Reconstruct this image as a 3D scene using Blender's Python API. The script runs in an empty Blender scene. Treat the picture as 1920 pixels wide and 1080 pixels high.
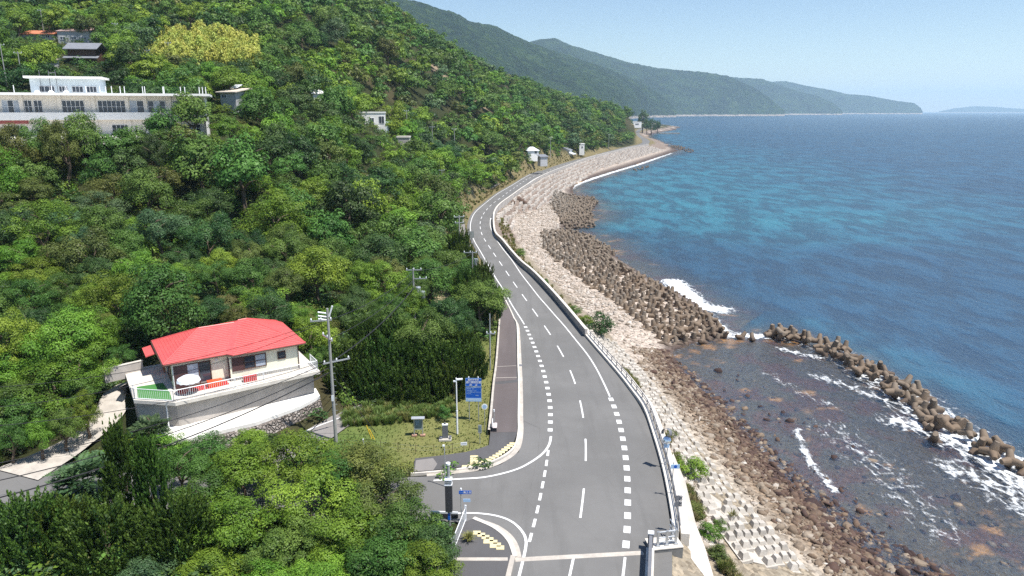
import bpy, bmesh, math, random
import numpy as np
from mathutils import Vector, Matrix
R = math.radians
rng = np.random.default_rng(7)
random.seed(7)
sc = bpy.context.scene
COL = sc.collection

# ------------------------------------------------------------------ camera geometry
F = 1320.0
PIT = math.atan(332 / F)
CP, SP = math.cos(PIT), math.sin(PIT)
CZ = 32.0
RZ = 5.0                      # road level above the sea


def P(u, v, z=RZ):            # photo pixel -> point on the level z
    a = (u - 960) / F; b = (540 - v) / F
    s = (z - CZ) / (b * CP - SP)
    return np.array([a * s, (CP + b * SP) * s])


def ray(u, v, D):             # photo pixel -> point at forward distance D
    a = (u - 960) / F; b = (540 - v) / F
    s = D / (CP + b * SP)
    return np.array([a * s, D, CZ + (b * CP - SP) * s])


def W(x, y, z):               # point -> photo pixel
    d = y * CP - (z - CZ) * SP
    return 960 + F * x / d, 540 - F * (y * SP + (z - CZ) * CP) / d


def PX(l, z=RZ):
    return np.array([P(u, v, z) for u, v in l])


def smooth_poly(pts, step=1.0, it=2):
    p = np.asarray(pts, float)
    out = []
    n = len(p)
    for i in range(n - 1):
        p0 = p[max(i - 1, 0)]; p1 = p[i]; p2 = p[i + 1]; p3 = p[min(i + 2, n - 1)]
        k = max(2, int(np.linalg.norm(p2 - p1) / step))
        for t in np.linspace(0, 1, k, endpoint=False):
            out.append(.5 * ((2 * p1) + (-p0 + p2) * t + (2 * p0 - 5 * p1 + 4 * p2 - p3) * t * t + (-p0 + 3 * p1 - 3 * p2 + p3) * t ** 3))
    out.append(p[-1])
    q = np.array(out)
    for _ in range(it):
        r = q.copy(); r[1:-1] = .25 * q[:-2] + .5 * q[1:-1] + .25 * q[2:]; q = r
    return q


def resample(p, step):
    seg = np.linalg.norm(np.diff(p, axis=0), axis=1); s = np.r_[0, np.cumsum(seg)]
    n = max(2, int(round(s[-1] / step)) + 1)
    t = np.linspace(0, s[-1], n)
    return np.stack([np.interp(t, s, p[:, k]) for k in range(p.shape[1])], 1)


def at_len(p, t):
    seg = np.linalg.norm(np.diff(p, axis=0), axis=1); s = np.r_[0, np.cumsum(seg)]
    return np.array([np.interp(t, s, p[:, k]) for k in range(p.shape[1])])


def plen(p):
    return float(np.linalg.norm(np.diff(p, axis=0), axis=1).sum())


def normals2(p):
    d = np.gradient(p, axis=0); d /= np.linalg.norm(d, axis=1)[:, None] + 1e-9
    return np.stack([-d[:, 1], d[:, 0]], 1)     # left of the direction of travel


def dpoly(pts, poly):
    pts = np.asarray(pts, float); out = np.empty(len(pts)); idx = np.empty(len(pts), int)
    a = poly[:-1]; ab = poly[1:] - a; l2 = (ab ** 2).sum(1) + 1e-12
    for i in range(0, len(pts), 20000):
        q = pts[i:i + 20000, None, :] - a[None]
        t = np.clip((q * ab).sum(2) / l2, 0, 1)
        d = ((q - ab * t[..., None]) ** 2).sum(2)
        out[i:i + 20000] = np.sqrt(d.min(1)); idx[i:i + 20000] = d.argmin(1)
    return out


def pip(pts, poly):
    pts = np.asarray(pts, float); x, y = pts[:, 0], pts[:, 1]
    c = np.zeros(len(pts), bool); n = len(poly); j = n - 1
    for i in range(n):
        xi, yi = poly[i]; xj, yj = poly[j]
        if yi != yj:
            m = ((yi > y) != (yj > y)) & (x < (xj - xi) * (y - yi) / (yj - yi) + xi)
            c ^= m
        j = i
    return c


def sstep(a, b, x):
    t = np.clip((x - a) / (b - a), 0, 1); return t * t * (3 - 2 * t)


# ------------------------------------------------------------------ object helpers
def tag(o, label=None, cat=None, group=None, kind=None):
    if label: o['label'] = label
    if cat: o['category'] = cat
    if group: o['group'] = group
    if kind: o['kind'] = kind
    return o


def thing(name, label, cat, loc=(0, 0, 0), rz=0.0, group=None):
    o = bpy.data.objects.new(name, None); COL.objects.link(o)
    o.empty_display_size = .2
    o.location = [float(q) for q in loc]; o.rotation_euler = (0, 0, float(rz))
    return tag(o, label, cat, group)


def link(name, me, parent=None):
    o = bpy.data.objects.new(name, me); COL.objects.link(o)
    if parent: o.parent = parent
    return o


class MB:
    def __init__(s): s.v = []; s.f = []; s.m = []
    def add(s, vs, fs, m=0):
        o = len(s.v); s.v += [tuple(map(float, q)) for q in vs]
        s.f += [[i + o for i in f] for f in fs]; s.m += [m] * len(fs); return s
    def box(s, c, d, rz=0, m=0, taper=1.0):
        x, y, z = d[0] / 2, d[1] / 2, d[2] / 2; k = taper
        vs = [(-x, -y, -z), (x, -y, -z), (x, y, -z), (-x, y, -z), (-x * k, -y * k, z), (x * k, -y * k, z), (x * k, y * k, z), (-x * k, y * k, z)]
        ca, sa = math.cos(rz), math.sin(rz)
        vs = [(c[0] + a * ca - b * sa, c[1] + a * sa + b * ca, c[2] + h) for a, b, h in vs]
        return s.add(vs, [(0, 3, 2, 1), (4, 5, 6, 7), (0, 1, 5, 4), (1, 2, 6, 5), (2, 3, 7, 6), (3, 0, 4, 7)], m)
    def cyl(s, a, b, r0, r1=None, n=10, m=0, cap=True):
        r1 = r0 if r1 is None else r1
        a, b = Vector(a), Vector(b); d = (b - a).normalized()
        x = d.orthogonal().normalized(); y = d.cross(x)
        vs = []
        for p, r in ((a, r0), (b, r1)):
            for i in range(n):
                t = 2 * math.pi * i / n; vs.append(p + x * (r * math.cos(t)) + y * (r * math.sin(t)))
        fs = [(i, (i + 1) % n, n + (i + 1) % n, n + i) for i in range(n)]
        if cap: fs += [tuple(range(n - 1, -1, -1)), tuple(range(n, 2 * n))]
        return s.add(vs, fs, m)
    def tube(s, pts, r, n=6, m=0):
        for i in range(len(pts) - 1): s.cyl(pts[i], pts[i + 1], r, r, n, m, cap=True)
        return s
    def poly(s, pts, z0, z1, m=0):          # extruded outline
        n = len(pts)
        if z1 < z0: z0, z1 = z1, z0
        a = sum(pts[i][0] * pts[(i + 1) % n][1] - pts[(i + 1) % n][0] * pts[i][1] for i in range(n))
        if a < 0: pts = pts[::-1]
        vs = [(p[0], p[1], z0) for p in pts] + [(p[0], p[1], z1) for p in pts]
        fs = [tuple(range(n - 1, -1, -1)), tuple(range(n, 2 * n))] + [(i, (i + 1) % n, n + (i + 1) % n, n + i) for i in range(n)]
        return s.add(vs, fs, m)
    def sheet(s, pts, z, m=0):
        n = len(pts)
        a = sum(pts[i][0] * pts[(i + 1) % n][1] - pts[(i + 1) % n][0] * pts[i][1] for i in range(n))
        if a < 0: pts = pts[::-1]
        return s.add([(p[0], p[1], z) for p in pts], [tuple(range(n))], m)
    def strip(s, a, b, za, zb, m=0):        # ribbon between two equal-length outlines (a left of b)
        n = len(a); za = np.broadcast_to(za, n); zb = np.broadcast_to(zb, n)
        vs = [(p[0], p[1], z) for p, z in zip(a, za)] + [(p[0], p[1], z) for p, z in zip(b, zb)]
        return s.add(vs, [(i, n + i, n + i + 1, i + 1) for i in range(n - 1)], m)
    def lathe(s, prof, c=(0, 0, 0), n=16, m=0):
        vs = []
        for r, z in prof:
            for i in range(n):
                t = 2 * math.pi * i / n; vs.append((c[0] + r * math.cos(t), c[1] + r * math.sin(t), c[2] + z))
        fs = [(k * n + i, k * n + (i + 1) % n, (k + 1) * n + (i + 1) % n, (k + 1) * n + i) for k in range(len(prof) - 1) for i in range(n)]
        return s.add(vs, fs, m)
    def build(s, name, mats, parent=None, smooth=False, bevel=0):
        me = bpy.data.meshes.new(name); me.from_pydata(s.v, [], s.f)
        if not isinstance(mats, (list, tuple)): mats = [mats]
        for q in mats: me.materials.append(q)
        me.polygons.foreach_set('material_index', s.m)
        if smooth: me.polygons.foreach_set('use_smooth', [True] * len(s.f))
        me.update()
        o = link(name, me, parent)
        if bevel:
            b = o.modifiers.new('b', 'BEVEL'); b.width = bevel; b.segments = 2; b.limit_method = 'ANGLE'
        return o


def grid_mesh(name, X, Y, Z, mat, smooth=True):
    n, m = X.shape
    me = bpy.data.meshes.new(name)
    co = np.stack([X, Y, Z], -1).reshape(-1, 3).astype(np.float32)
    i = np.arange(n * m).reshape(n, m)
    q = np.stack([i[:-1, :-1], i[1:, :-1], i[1:, 1:], i[:-1, 1:]], -1).reshape(-1, 4)
    fill(me, co, q)
    if smooth: me.polygons.foreach_set('use_smooth', np.ones(len(q), bool))
    me.materials.append(mat); me.update()
    return me


def fill(me, co, quads):
    k = quads.shape[1]
    me.vertices.add(len(co)); me.vertices.foreach_set('co', np.ascontiguousarray(co, np.float32).ravel())
    me.loops.add(quads.size); me.loops.foreach_set('vertex_index', quads.astype(np.int32).ravel())
    me.polygons.add(len(quads)); me.polygons.foreach_set('loop_start', np.arange(0, quads.size, k, dtype=np.int32))
    me.update(calc_edges=True)


def attr(me, name, data, dom='POINT', typ='FLOAT'):
    a = me.attributes.new(name, typ, dom)
    a.data.foreach_set('color' if 'COLOR' in typ else 'value', np.ascontiguousarray(data, np.float32).ravel())


# ------------------------------------------------------------------ materials
class NT:
    def __init__(s, name):
        s.mat = bpy.data.materials.new(name); s.mat.use_nodes = True
        s.t = s.mat.node_tree; s.t.nodes.clear(); s.out = s.t.nodes.new('ShaderNodeOutputMaterial')
    def n(s, typ, **kw):
        q = s.t.nodes.new('ShaderNode' + typ)
        for k, v in kw.items():
            if k in q.inputs.keys(): s.set(q.inputs[k], v)
            else: setattr(q, k, v)
        return q
    def set(s, i, v):
        if isinstance(v, bpy.types.NodeSocket): s.t.links.new(v, i)
        elif isinstance(v, tuple) and len(v) == 3 and i.type == 'RGBA': i.default_value = (*v, 1)
        else: i.default_value = v
    def math(s, op, a, b=0.0, c=None, clamp=False):
        q = s.t.nodes.new('ShaderNodeMath'); q.operation = op; q.use_clamp = clamp
        s.set(q.inputs[0], a); s.set(q.inputs[1], b)
        if c is not None: s.set(q.inputs[2], c)
        return q.outputs[0]
    def mix(s, f, a, b, typ='MIX'):
        q = s.t.nodes.new('ShaderNodeMix'); q.data_type = 'RGBA'; q.blend_type = typ
        s.set(q.inputs[0], f); s.set(q.inputs[6], a); s.set(q.inputs[7], b)
        return q.outputs[2]
    def pos(s): return s.n('NewGeometry').outputs['Position']
    def noise(s, vec, scale, detail=4, rough=.55, dist=0.0):
        q = s.n('TexNoise', Scale=scale, Detail=detail, Roughness=rough, Distortion=dist); s.set(q.inputs['Vector'], vec); return q.outputs['Fac']
    def ramp(s, f, stops):
        q = s.t.nodes.new('ShaderNodeValToRGB'); s.set(q.inputs[0], f)
        e = q.color_ramp.elements
        while len(e) < len(stops): e.new(.5)
        for k, (p, c) in zip(e, stops): k.position = p; k.color = (*c, 1) if len(c) == 3 else c
        return q.outputs[0]
    def range(s, f, a, b, c=0.0, d=1.0):
        q = s.t.nodes.new('ShaderNodeMapRange'); q.interpolation_type = 'SMOOTHSTEP'
        for i, v in enumerate((f, a, b, c, d)): s.set(q.inputs[i], v)
        return q.outputs[0]
    def bump(s, h, strength=.5, dist=.05):
        q = s.n('Bump', Strength=strength, Distance=dist); s.set(q.inputs['Height'], h); return q.outputs[0]
    def finish(s, sh): s.t.links.new(sh, s.out.inputs[0]); return s.mat


def simple(name, col, rough=.7, var=.12, scale=2.0, metal=0.0, spec=.3, bump=0.0, grime=0.0):
    t = NT(name); p = t.pos()
    f = t.noise(p, scale, 5, .65)
    f2 = t.noise(p, scale * 9, 3, .6)
    c = t.mix(t.range(f, .3, .7), tuple(k * (1 - var) for k in col), tuple(min(1, k * (1 + var)) for k in col))
    c = t.mix(t.math('MULTIPLY', t.range(f2, .35, .75), .35), c, tuple(k * (1 - 1.3 * var) for k in col))
    if grime:
        g = t.range(t.noise(p, scale * .6, 6, .7, .6), .52, .75)
        c = t.mix(t.math('MULTIPLY', g, grime), c, (.09, .08, .065))
    b = t.n('BsdfPrincipled', Roughness=rough, Metallic=metal); b.inputs['Specular IOR Level'].default_value = spec
    t.set(b.inputs['Base Color'], c)
    if bump: t.set(b.inputs['Normal'], t.bump(f2, bump, .03))
    return t.finish(b.outputs[0])


def leaf_mat(name, dark, light, trans=.3, var=.25):
    t = NT(name)
    tint = t.n('Attribute', attribute_name='tint').outputs['Fac']
    tr = t.n('Attribute', attribute_name='tree').outputs['Fac']
    oi = t.n('ObjectInfo').outputs['Random']
    r = t.math('FRACT', t.math('ADD', tr, oi))
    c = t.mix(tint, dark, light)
    h = t.n('HueSaturation'); t.set(h.inputs['Color'], c)
    t.set(h.inputs['Hue'], t.math('ADD', t.math('MULTIPLY', t.math('FRACT', t.math('MULTIPLY', r, 7.3)), .05), .475))
    t.set(h.inputs['Value'], t.math('ADD', t.math('MULTIPLY', r, 2 * var), 1 - var))
    t.set(h.inputs['Saturation'], .97)
    b = t.n('BsdfPrincipled', Roughness=.5); b.inputs['Specular IOR Level'].default_value = .22
    t.set(b.inputs['Base Color'], h.outputs[0])
    tl = t.n('BsdfTranslucent'); t.set(tl.inputs[0], t.mix(.5, h.outputs[0], light))
    m = t.n('MixShader', Fac=trans); t.set(m.inputs[1], b.outputs[0]); t.set(m.inputs[2], tl.outputs[0])
    return t.finish(m.outputs[0])


def asphalt_mat(name, base, patch=.25):
    t = NT(name); p = t.pos()
    big = t.noise(p, .12, 4, .6); mid = t.noise(p, .9, 5, .7); fine = t.noise(p, 38, 2, .5)
    c = t.mix(t.range(big, .35, .65), tuple(k * .86 for k in base), tuple(k * 1.1 for k in base))
    c = t.mix(t.math('MULTIPLY', t.range(mid, .45, .75), patch), c, tuple(k * .72 for k in base))
    st = t.n('Mapping'); t.set(st.inputs['Vector'], p); st.inputs['Scale'].default_value = (1.1, .09, 1); st.inputs['Rotation'].default_value = (0, 0, .05)
    c = t.mix(t.math('MULTIPLY', t.range(t.noise(st.outputs[0], .9, 4, .6), .48, .7), .55), c, tuple(k * .74 for k in base))
    c = t.mix(t.math('MULTIPLY', fine, .45), c, tuple(k * 1.28 for k in base))
    cr = t.n('TexVoronoi', feature='DISTANCE_TO_EDGE', Scale=.16)
    w = t.n('TexNoise', Scale=.5, Detail=6.0); t.set(w.inputs['Vector'], p)
    t.set(cr.inputs['Vector'], t.mix(.25, p, w.outputs['Color'], 'ADD'))
    ck = t.range(cr.outputs['Distance'], .0, .0035, 1.0, 0.0)
    c = t.mix(t.math('MULTIPLY', ck, .2), c, (.05, .05, .05))
    b = t.n('BsdfPrincipled', Roughness=.85); b.inputs['Specular IOR Level'].default_value = .25
    t.set(b.inputs['Base Color'], c); t.set(b.inputs['Normal'], t.bump(fine, .25, .01))
    return t.finish(b.outputs[0])


M = {}
M['asphalt'] = asphalt_mat('asphalt', (.150, .147, .142))
M['asphalt_dark'] = asphalt_mat('asphalt_dark', (.088, .086, .088))
M['asphalt_brown'] = asphalt_mat('asphalt_brown', (.115, .098, .096))
M['asphalt_old'] = asphalt_mat('asphalt_old', (.215, .20, .19))
M['paint'] = simple('road_paint', (.72, .72, .71), .7, .1, 3.5, grime=.28)
M['yellow'] = simple('tactile_yellow', (.66, .58, .34), .8, .1, 3, grime=.12)
M['concrete'] = simple('concrete', (.46, .42, .37), .85, .16, 1.1, bump=.3, grime=.25)
M['concrete_pale'] = simple('concrete_pale', (.60, .56, .50), .85, .12, 1.2, bump=.25, grime=.12)
M['concrete_white'] = simple('concrete_white', (.74, .72, .68), .8, .07, .8, grime=.06)
M['concrete_grey'] = simple('concrete_grey', (.30, .29, .27), .85, .2, .8, bump=.3, grime=.35)
M['concrete_shaded'] = simple('concrete_shaded', (.17, .17, .165), .9, .2, .8, bump=.3, grime=.3)
M['concrete_wall'] = simple('concrete_wall', (.40, .37, .34), .88, .18, .5, bump=.2, grime=.35)
M['far_block'] = simple('far_revetment_block', (.50, .45, .395), .9, .25, .35, bump=.4, grime=.3)
M['block'] = simple('revetment_block', (.47, .435, .385), .9, .16, 1.4, bump=.4, grime=.18)
M['white_metal'] = simple('white_metal', (.76, .77, .78), .4, .04, 2)
M['galv'] = simple('galvanised_steel', (.48, .50, .52), .38, .1, 6, metal=.6)
M['grey_metal'] = simple('grey_metal', (.16, .165, .18), .6, .1, 5)
M['dark_metal'] = simple('dark_metal', (.045, .045, .05), .5, .1, 5)
M['pole'] = simple('pole_concrete', (.30, .30, .29), .8, .1, 3, grime=.15)
M['wire'] = simple('wire_black', (.03, .03, .033), .6, .05, 3)
M['bark'] = simple('bark', (.12, .09, .065), .9, .3, 6, bump=.5)
M['bark_pale'] = simple('bark_pale', (.32, .29, .25), .9, .2, 6, bump=.3)
M['white_wall'] = simple('white_wall', (.80, .79, .76), .7, .04, .5, grime=.06)
M['cream_wall'] = simple('cream_wall', (.80, .78, .62), .7, .04, .6, grime=.05)
M['school_wall'] = simple('school_wall', (.78, .73, .66), .75, .06, .35, grime=.12)
M['blue_wall'] = simple('pale_blue_wall', (.58, .66, .70), .75, .05, .5, grime=.06)
M['grey_wall'] = simple('grey_wall', (.42, .42, .42), .8, .1, .6, grime=.2)
M['brown_wood'] = simple('brown_wood', (.10, .055, .04), .6, .2, 2)
M['shutter'] = simple('brown_shutter', (.085, .045, .045), .5, .08, 4)
M['orange_wall'] = simple('brown_panel', (.22, .085, .04), .55, .1, 3)
M['glass_dark'] = simple('window_glass', (.045, .055, .075), .08, .2, .6, spec=.7)
M['curtain'] = simple('curtained_glass', (.40, .45, .52), .15, .1, 1.2, spec=.6)
M['orange_roof'] = simple('orange_tile', (.56, .20, .11), .7, .15, 2)
M['pink_roof'] = simple('faded_pink_roof', (.46, .32, .29), .75, .12, 2)
M['grey_tile'] = simple('grey_tile', (.20, .21, .23), .55, .15, 2)
M['pale_roof'] = simple('pale_metal_roof', (.66, .69, .72), .45, .08, 1)
M['tan_roof'] = simple('tan_roof', (.58, .51, .42), .7, .15, 1.5)
M['blue_sign'] = simple('sign_blue', (.012, .10, .46), .4, .05, 3)
M['sign_white'] = simple('sign_white', (.78, .80, .82), .45, .03, 3)
M['sign_pale'] = simple('sign_pale_blue', (.36, .52, .72), .45, .05, 3)
M['red_box'] = simple('red_box', (.42, .03, .03), .5, .1, 4)
M['orange_box'] = simple('orange_box', (.62, .09, .03), .5, .1, 4)
M['lawn_green'] = simple('artificial_turf', (.06, .20, .05), .9, .15, 8)
M['tarp'] = simple('blue_tarp', (.05, .22, .65), .5, .1, 3)
M['granite'] = simple('granite', (.13, .135, .15), .5, .2, 14, bump=.2)
M['board'] = simple('notice_board', (.16, .22, .24), .3, .25, 3)
M['terracotta'] = simple('footing', (.42, .25, .18), .9, .1, 5)
M['car_white'] = simple('car_white', (.7, .7, .7), .25, .02, 1, spec=.5)
M['car_dark'] = simple('car_dark', (.03, .035, .045), .25, .02, 1, spec=.5)
M['rubber'] = simple('rubber', (.02, .02, .02), .8, .1, 5)
M['green_box'] = simple('green_bench', (.13, .13, .07), .7, .15, 3)
M['yellow_guy'] = simple('yellow_cover', (.75, .5, .03), .6, .1, 4)
M['parasol'] = simple('parasol_cloth', (.72, .76, .82), .8, .04, 3)


def roof_mat():
    t = NT('red_metal_roof')
    tc = t.n('TexCoord').outputs['Object']
    p = t.pos()
    f = t.noise(p, .7, 5, .6)
    c = t.mix(f, (.60, .085, .085), (.70, .125, .12))
    st = t.noise(p, 6.0, 3, .6)
    c = t.mix(t.math('MULTIPLY', t.range(st, .45, .75), .3), c, (.74, .24, .2))
    c = t.mix(t.math('MULTIPLY', t.range(t.noise(p, 1.6, 6, .75), .52, .75), .35), c, (.40, .05, .05))
    b = t.n('BsdfPrincipled', Roughness=.42); b.inputs['Specular IOR Level'].default_value = .5
    t.set(b.inputs['Base Color'], c)
    return t.finish(b.outputs[0])


M['red_roof'] = roof_mat()


def stone_wall_mat():
    t = NT('dry_stone'); p = t.pos()
    v = t.n('TexVoronoi', Scale=3.2); t.set(v.inputs['Vector'], p)
    e = t.n('TexVoronoi', feature='DISTANCE_TO_EDGE', Scale=3.2); t.set(e.inputs['Vector'], p)
    c = t.ramp(v.outputs['Color'], [(0, (.16, .13, .11)), (.5, (.30, .26, .23)), (1, (.46, .42, .38))])
    c = t.mix(t.range(e.outputs['Distance'], 0, .09, 1, 0), c, (.05, .042, .035))
    b = t.n('BsdfPrincipled', Roughness=.9); t.set(b.inputs['Base Color'], c)
    t.set(b.inputs['Normal'], t.bump(t.range(e.outputs['Distance'], 0, .25), 1.0, .12))
    return t.finish(b.outputs[0])


M['stone_wall'] = stone_wall_mat()


def rock_mat(name, rough=.85):
    t = NT(name); p = t.pos()
    tint = t.n('Attribute', attribute_name='tint').outputs['Fac']
    c = t.ramp(tint, [(0, (.035, .016, .014)), (.2, (.095, .052, .036)), (.4, (.185, .128, .082)), (.6, (.29, .235, .175)), (.8, (.43, .375, .315)), (1, (.60, .55, .49))])
    f = t.noise(p, 5, 4, .65)
    c = t.mix(t.range(f, .35, .75), c, t.mix(.5, c, (.05, .04, .035)))
    b = t.n('BsdfPrincipled', Roughness=rough); t.set(b.inputs['Base Color'], c)
    t.set(b.inputs['Normal'], t.bump(f, .5, .08))
    return t.finish(b.outputs[0])


M['rock'] = rock_mat('beach_rock')


def tetra_mat():
    t = NT('weathered_tetrapod'); p = t.pos()
    oi = t.n('ObjectInfo').outputs['Random']
    f = t.noise(p, .9, 6, .7)
    z = t.n('SeparateXYZ'); t.set(z.inputs[0], p)
    c = t.mix(f, (.10, .074, .05), (.24, .19, .14))
    c = t.mix(t.range(z.outputs[2], .9, 2.6, 0, .75), c, t.mix(f, (.19, .175, .15), (.33, .31, .27)))
    c = t.mix(t.math('MULTIPLY', oi, .55), c, (.165, .105, .06))
    c = t.mix(t.math('MULTIPLY', t.range(t.noise(p, 3.0, 5, .7), .55, .75), .6), c, (.055, .045, .035))
    wet = t.range(t.math('ADD', z.outputs[2], t.math('MULTIPLY', f, .7)), .35, 1.15, 1, 0)
    c = t.mix(wet, c, (.075, .05, .036))
    b = t.n('BsdfPrincipled', Roughness=.8); t.set(b.inputs['Base Color'], c)
    t.set(b.inputs['Normal'], t.bump(t.noise(p, 7, 4, .7), .5, .06))
    return t.finish(b.outputs[0])


M['tetra'] = tetra_mat()


def ground_mat():
    t = NT('ground'); p = t.pos()
    c = t.n('Attribute', attribute_name='col').outputs['Color']
    big = t.noise(p, .35, 5, .65); mid = t.noise(p, 2.3, 5, .7)
    pa_ = t.n('Attribute', attribute_name='peb').outputs['Fac']
    peb = t.n('TexVoronoi', Scale=3.6); t.set(peb.inputs['Vector'], p)
    c = t.mix(t.math('MULTIPLY', t.range(big, .35, .7), .45), c, t.mix(1, c, (.62, .58, .52), 'MULTIPLY'))
    c = t.mix(t.math('MULTIPLY', t.range(mid, .4, .75), .5), c, t.mix(1, c, (.5, .46, .42), 'MULTIPLY'))
    pc = t.ramp(peb.outputs['Color'], [(0, (.55, .52, .5)), (.55, (1, 1, 1)), (1, (1.45, 1.4, 1.35))])
    c = t.mix(pa_, c, t.mix(1, c, pc, 'MULTIPLY'))
    gf = t.noise(p, 9, 4, .7)
    c = t.mix(t.math('MULTIPLY', t.math('SUBTRACT', 1.0, pa_), t.range(gf, .42, .7)), c, t.mix(1, c, (.55, .66, .42), 'MULTIPLY'))
    b = t.n('BsdfPrincipled', Roughness=.92); b.inputs['Specular IOR Level'].default_value = .15
    t.set(b.inputs['Base Color'], c)
    t.set(b.inputs['Normal'], t.bump(t.math('ADD', mid, t.math('MULTIPLY', peb.outputs['Distance'], -.6)), .8, .12))
    return t.finish(b.outputs[0])


M['ground'] = ground_mat()


def sea_mat():
    t = NT('sea_water'); p = t.pos()
    dep = t.n('Attribute', attribute_name='depth').outputs['Fac']
    foam = t.n('Attribute', attribute_name='foam').outputs['Fac']
    tq = t.n('Attribute', attribute_name='turq').outputs['Fac']
    mp = t.n('Mapping'); t.set(mp.inputs['Vector'], p)
    mp.inputs['Rotation'].default_value = (0, 0, R(32)); mp.inputs['Scale'].default_value = (1, .42, 1)
    v = mp.outputs[0]
    big = t.noise(p, .012, 4, .6); patch = t.noise(p, .035, 5, .6)
    a = t.math('ADD', tq, t.math('MULTIPLY', t.math('SUBTRACT', patch, .5), .6))
    deep = t.mix(t.range(big, .3, .7), (.006, .035, .078), (.0075, .046, .097))
    col = t.mix(t.range(a, .2, .9), deep, (.016, .125, .175))
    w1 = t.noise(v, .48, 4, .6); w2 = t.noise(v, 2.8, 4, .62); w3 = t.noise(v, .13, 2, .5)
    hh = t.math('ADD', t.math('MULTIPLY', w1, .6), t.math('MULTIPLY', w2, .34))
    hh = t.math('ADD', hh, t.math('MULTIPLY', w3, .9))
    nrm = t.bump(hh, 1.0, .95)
    col = t.mix(t.range(hh, .80, 1.06, 0, 1.0), t.mix(1, col, (.72, .74, .78), 'MULTIPLY'), t.mix(1, col, (1.9, 1.85, 1.7), 'MULTIPLY'))  # light and shade of the wave facets put into the water colour
    dif = t.n('BsdfDiffuse'); t.set(dif.inputs[0], col); t.set(dif.inputs['Normal'], nrm)
    tr = t.n('BsdfTransparent'); tr.inputs[0].default_value = (.86, .83, .76, 1)
    body = t.n('MixShader'); t.set(body.inputs[0], dep); t.set(body.inputs[1], tr.outputs[0]); t.set(body.inputs[2], dif.outputs[0])
    fr = t.n('Fresnel', IOR=1.33); t.set(fr.inputs['Normal'], nrm)
    gl = t.n('BsdfGlossy', Roughness=.16); t.set(gl.inputs['Normal'], nrm)
    s = t.n('MixShader'); t.set(s.inputs[0], t.math('ADD', t.math('MULTIPLY', fr.outputs[0], .30), t.math('MULTIPLY', t.math('POWER', fr.outputs[0], 2.0), .14))); t.set(s.inputs[1], body.outputs[0]); t.set(s.inputs[2], gl.outputs[0])
    vo = t.n('TexVoronoi', feature='DISTANCE_TO_EDGE', Scale=.9)
    wn = t.n('TexNoise', Scale=.8, Detail=4.0); t.set(wn.inputs['Vector'], p)
    t.set(vo.inputs['Vector'], t.mix(.9, v, wn.outputs['Color'], 'ADD'))
    net = t.range(vo.outputs['Distance'], 0, .22, 1, 0)
    fn = t.noise(p, 1.1, 6, .75, .4)
    fn2 = t.noise(v, 4.5, 4, .7, .3)
    k = t.math('ADD', t.math('MULTIPLY', foam, 1.15), t.math('ADD', t.math('MULTIPLY', net, .30), t.math('ADD', t.math('MULTIPLY', t.math('SUBTRACT', fn, .5), 1.5), t.math('MULTIPLY', t.math('SUBTRACT', fn2, .5), .9))))
    ff = t.range(k, .55, 1.15)
    ff = t.math('MULTIPLY', ff, t.range(foam, .03, .35))
    fd = t.n('BsdfDiffuse'); fd.inputs[0].default_value = (.82, .85, .86, 1)
    e = t.n('MixShader'); t.set(e.inputs[0], ff); t.set(e.inputs[1], s.outputs[0]); t.set(e.inputs[2], fd.outputs[0])
    return t.finish(e.outputs[0])


M['sea'] = sea_mat()


def hill_mat():
    t = NT('far_wooded_hill'); p = t.pos()
    v = t.n('TexVoronoi', Scale=.06); t.set(v.inputs['Vector'], p)
    n1 = t.noise(p, .006, 6, .65); n2 = t.noise(p, .05, 5, .7)
    c = t.ramp(v.outputs['Color'], [(0, (.010, .024, .010)), (.5, (.026, .056, .016)), (1, (.070, .11, .026))])
    c = t.mix(t.range(n1, .38, .62), c, t.mix(1, c, (.42, .48, .5), 'MULTIPLY'))
    z = t.n('SeparateXYZ'); t.set(z.inputs[0], p)
    beach = t.range(t.math('ADD', z.outputs[2], t.math('MULTIPLY', n2, 14)), 14, 20, 1, 0)
    c = t.mix(beach, c, (.42, .36, .31))
    b = t.n('BsdfDiffuse'); t.set(b.inputs[0], c)
    h = t.math('ADD', t.math('MULTIPLY', v.outputs['Distance'], -1.0), t.math('MULTIPLY', n2, 1.6))
    t.set(b.inputs['Normal'], t.bump(h, 1.0, 20.0))
    return t.finish(b.outputs[0])


M['hill'] = hill_mat()
LEAF = dict(
    bright=leaf_mat('leaf_bright', (.055, .13, .012), (.25, .385, .035), .27),
    mid=leaf_mat('leaf_mid', (.030, .080, .014), (.15, .265, .044), .24),
    dark=leaf_mat('leaf_dark', (.015, .046, .013), (.085, .165, .04), .22),
    olive=leaf_mat('leaf_olive', (.045, .068, .014), (.17, .20, .042), .2),
    blue=leaf_mat('leaf_bluegreen', (.03, .075, .032), (.135, .225, .085), .22),
    flower=leaf_mat('leaf_flowering', (.06, .10, .02), (.32, .28, .11), .3),
    conifer=leaf_mat('conifer_foliage', (.014, .042, .008), (.10, .165, .022), .2, .18),
    bamboo=leaf_mat('bamboo_foliage', (.34, .38, .05), (.56, .60, .14), .35, .15),
    lush=leaf_mat('lush_grass', (.085, .13, .03), (.20, .255, .06), .3),
    grass=leaf_mat('grass_blades', (.10, .12, .03), (.30, .27, .09), .3),
    dry=leaf_mat('dry_grass', (.19, .15, .07), (.40, .33, .17), .3),
)

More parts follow.
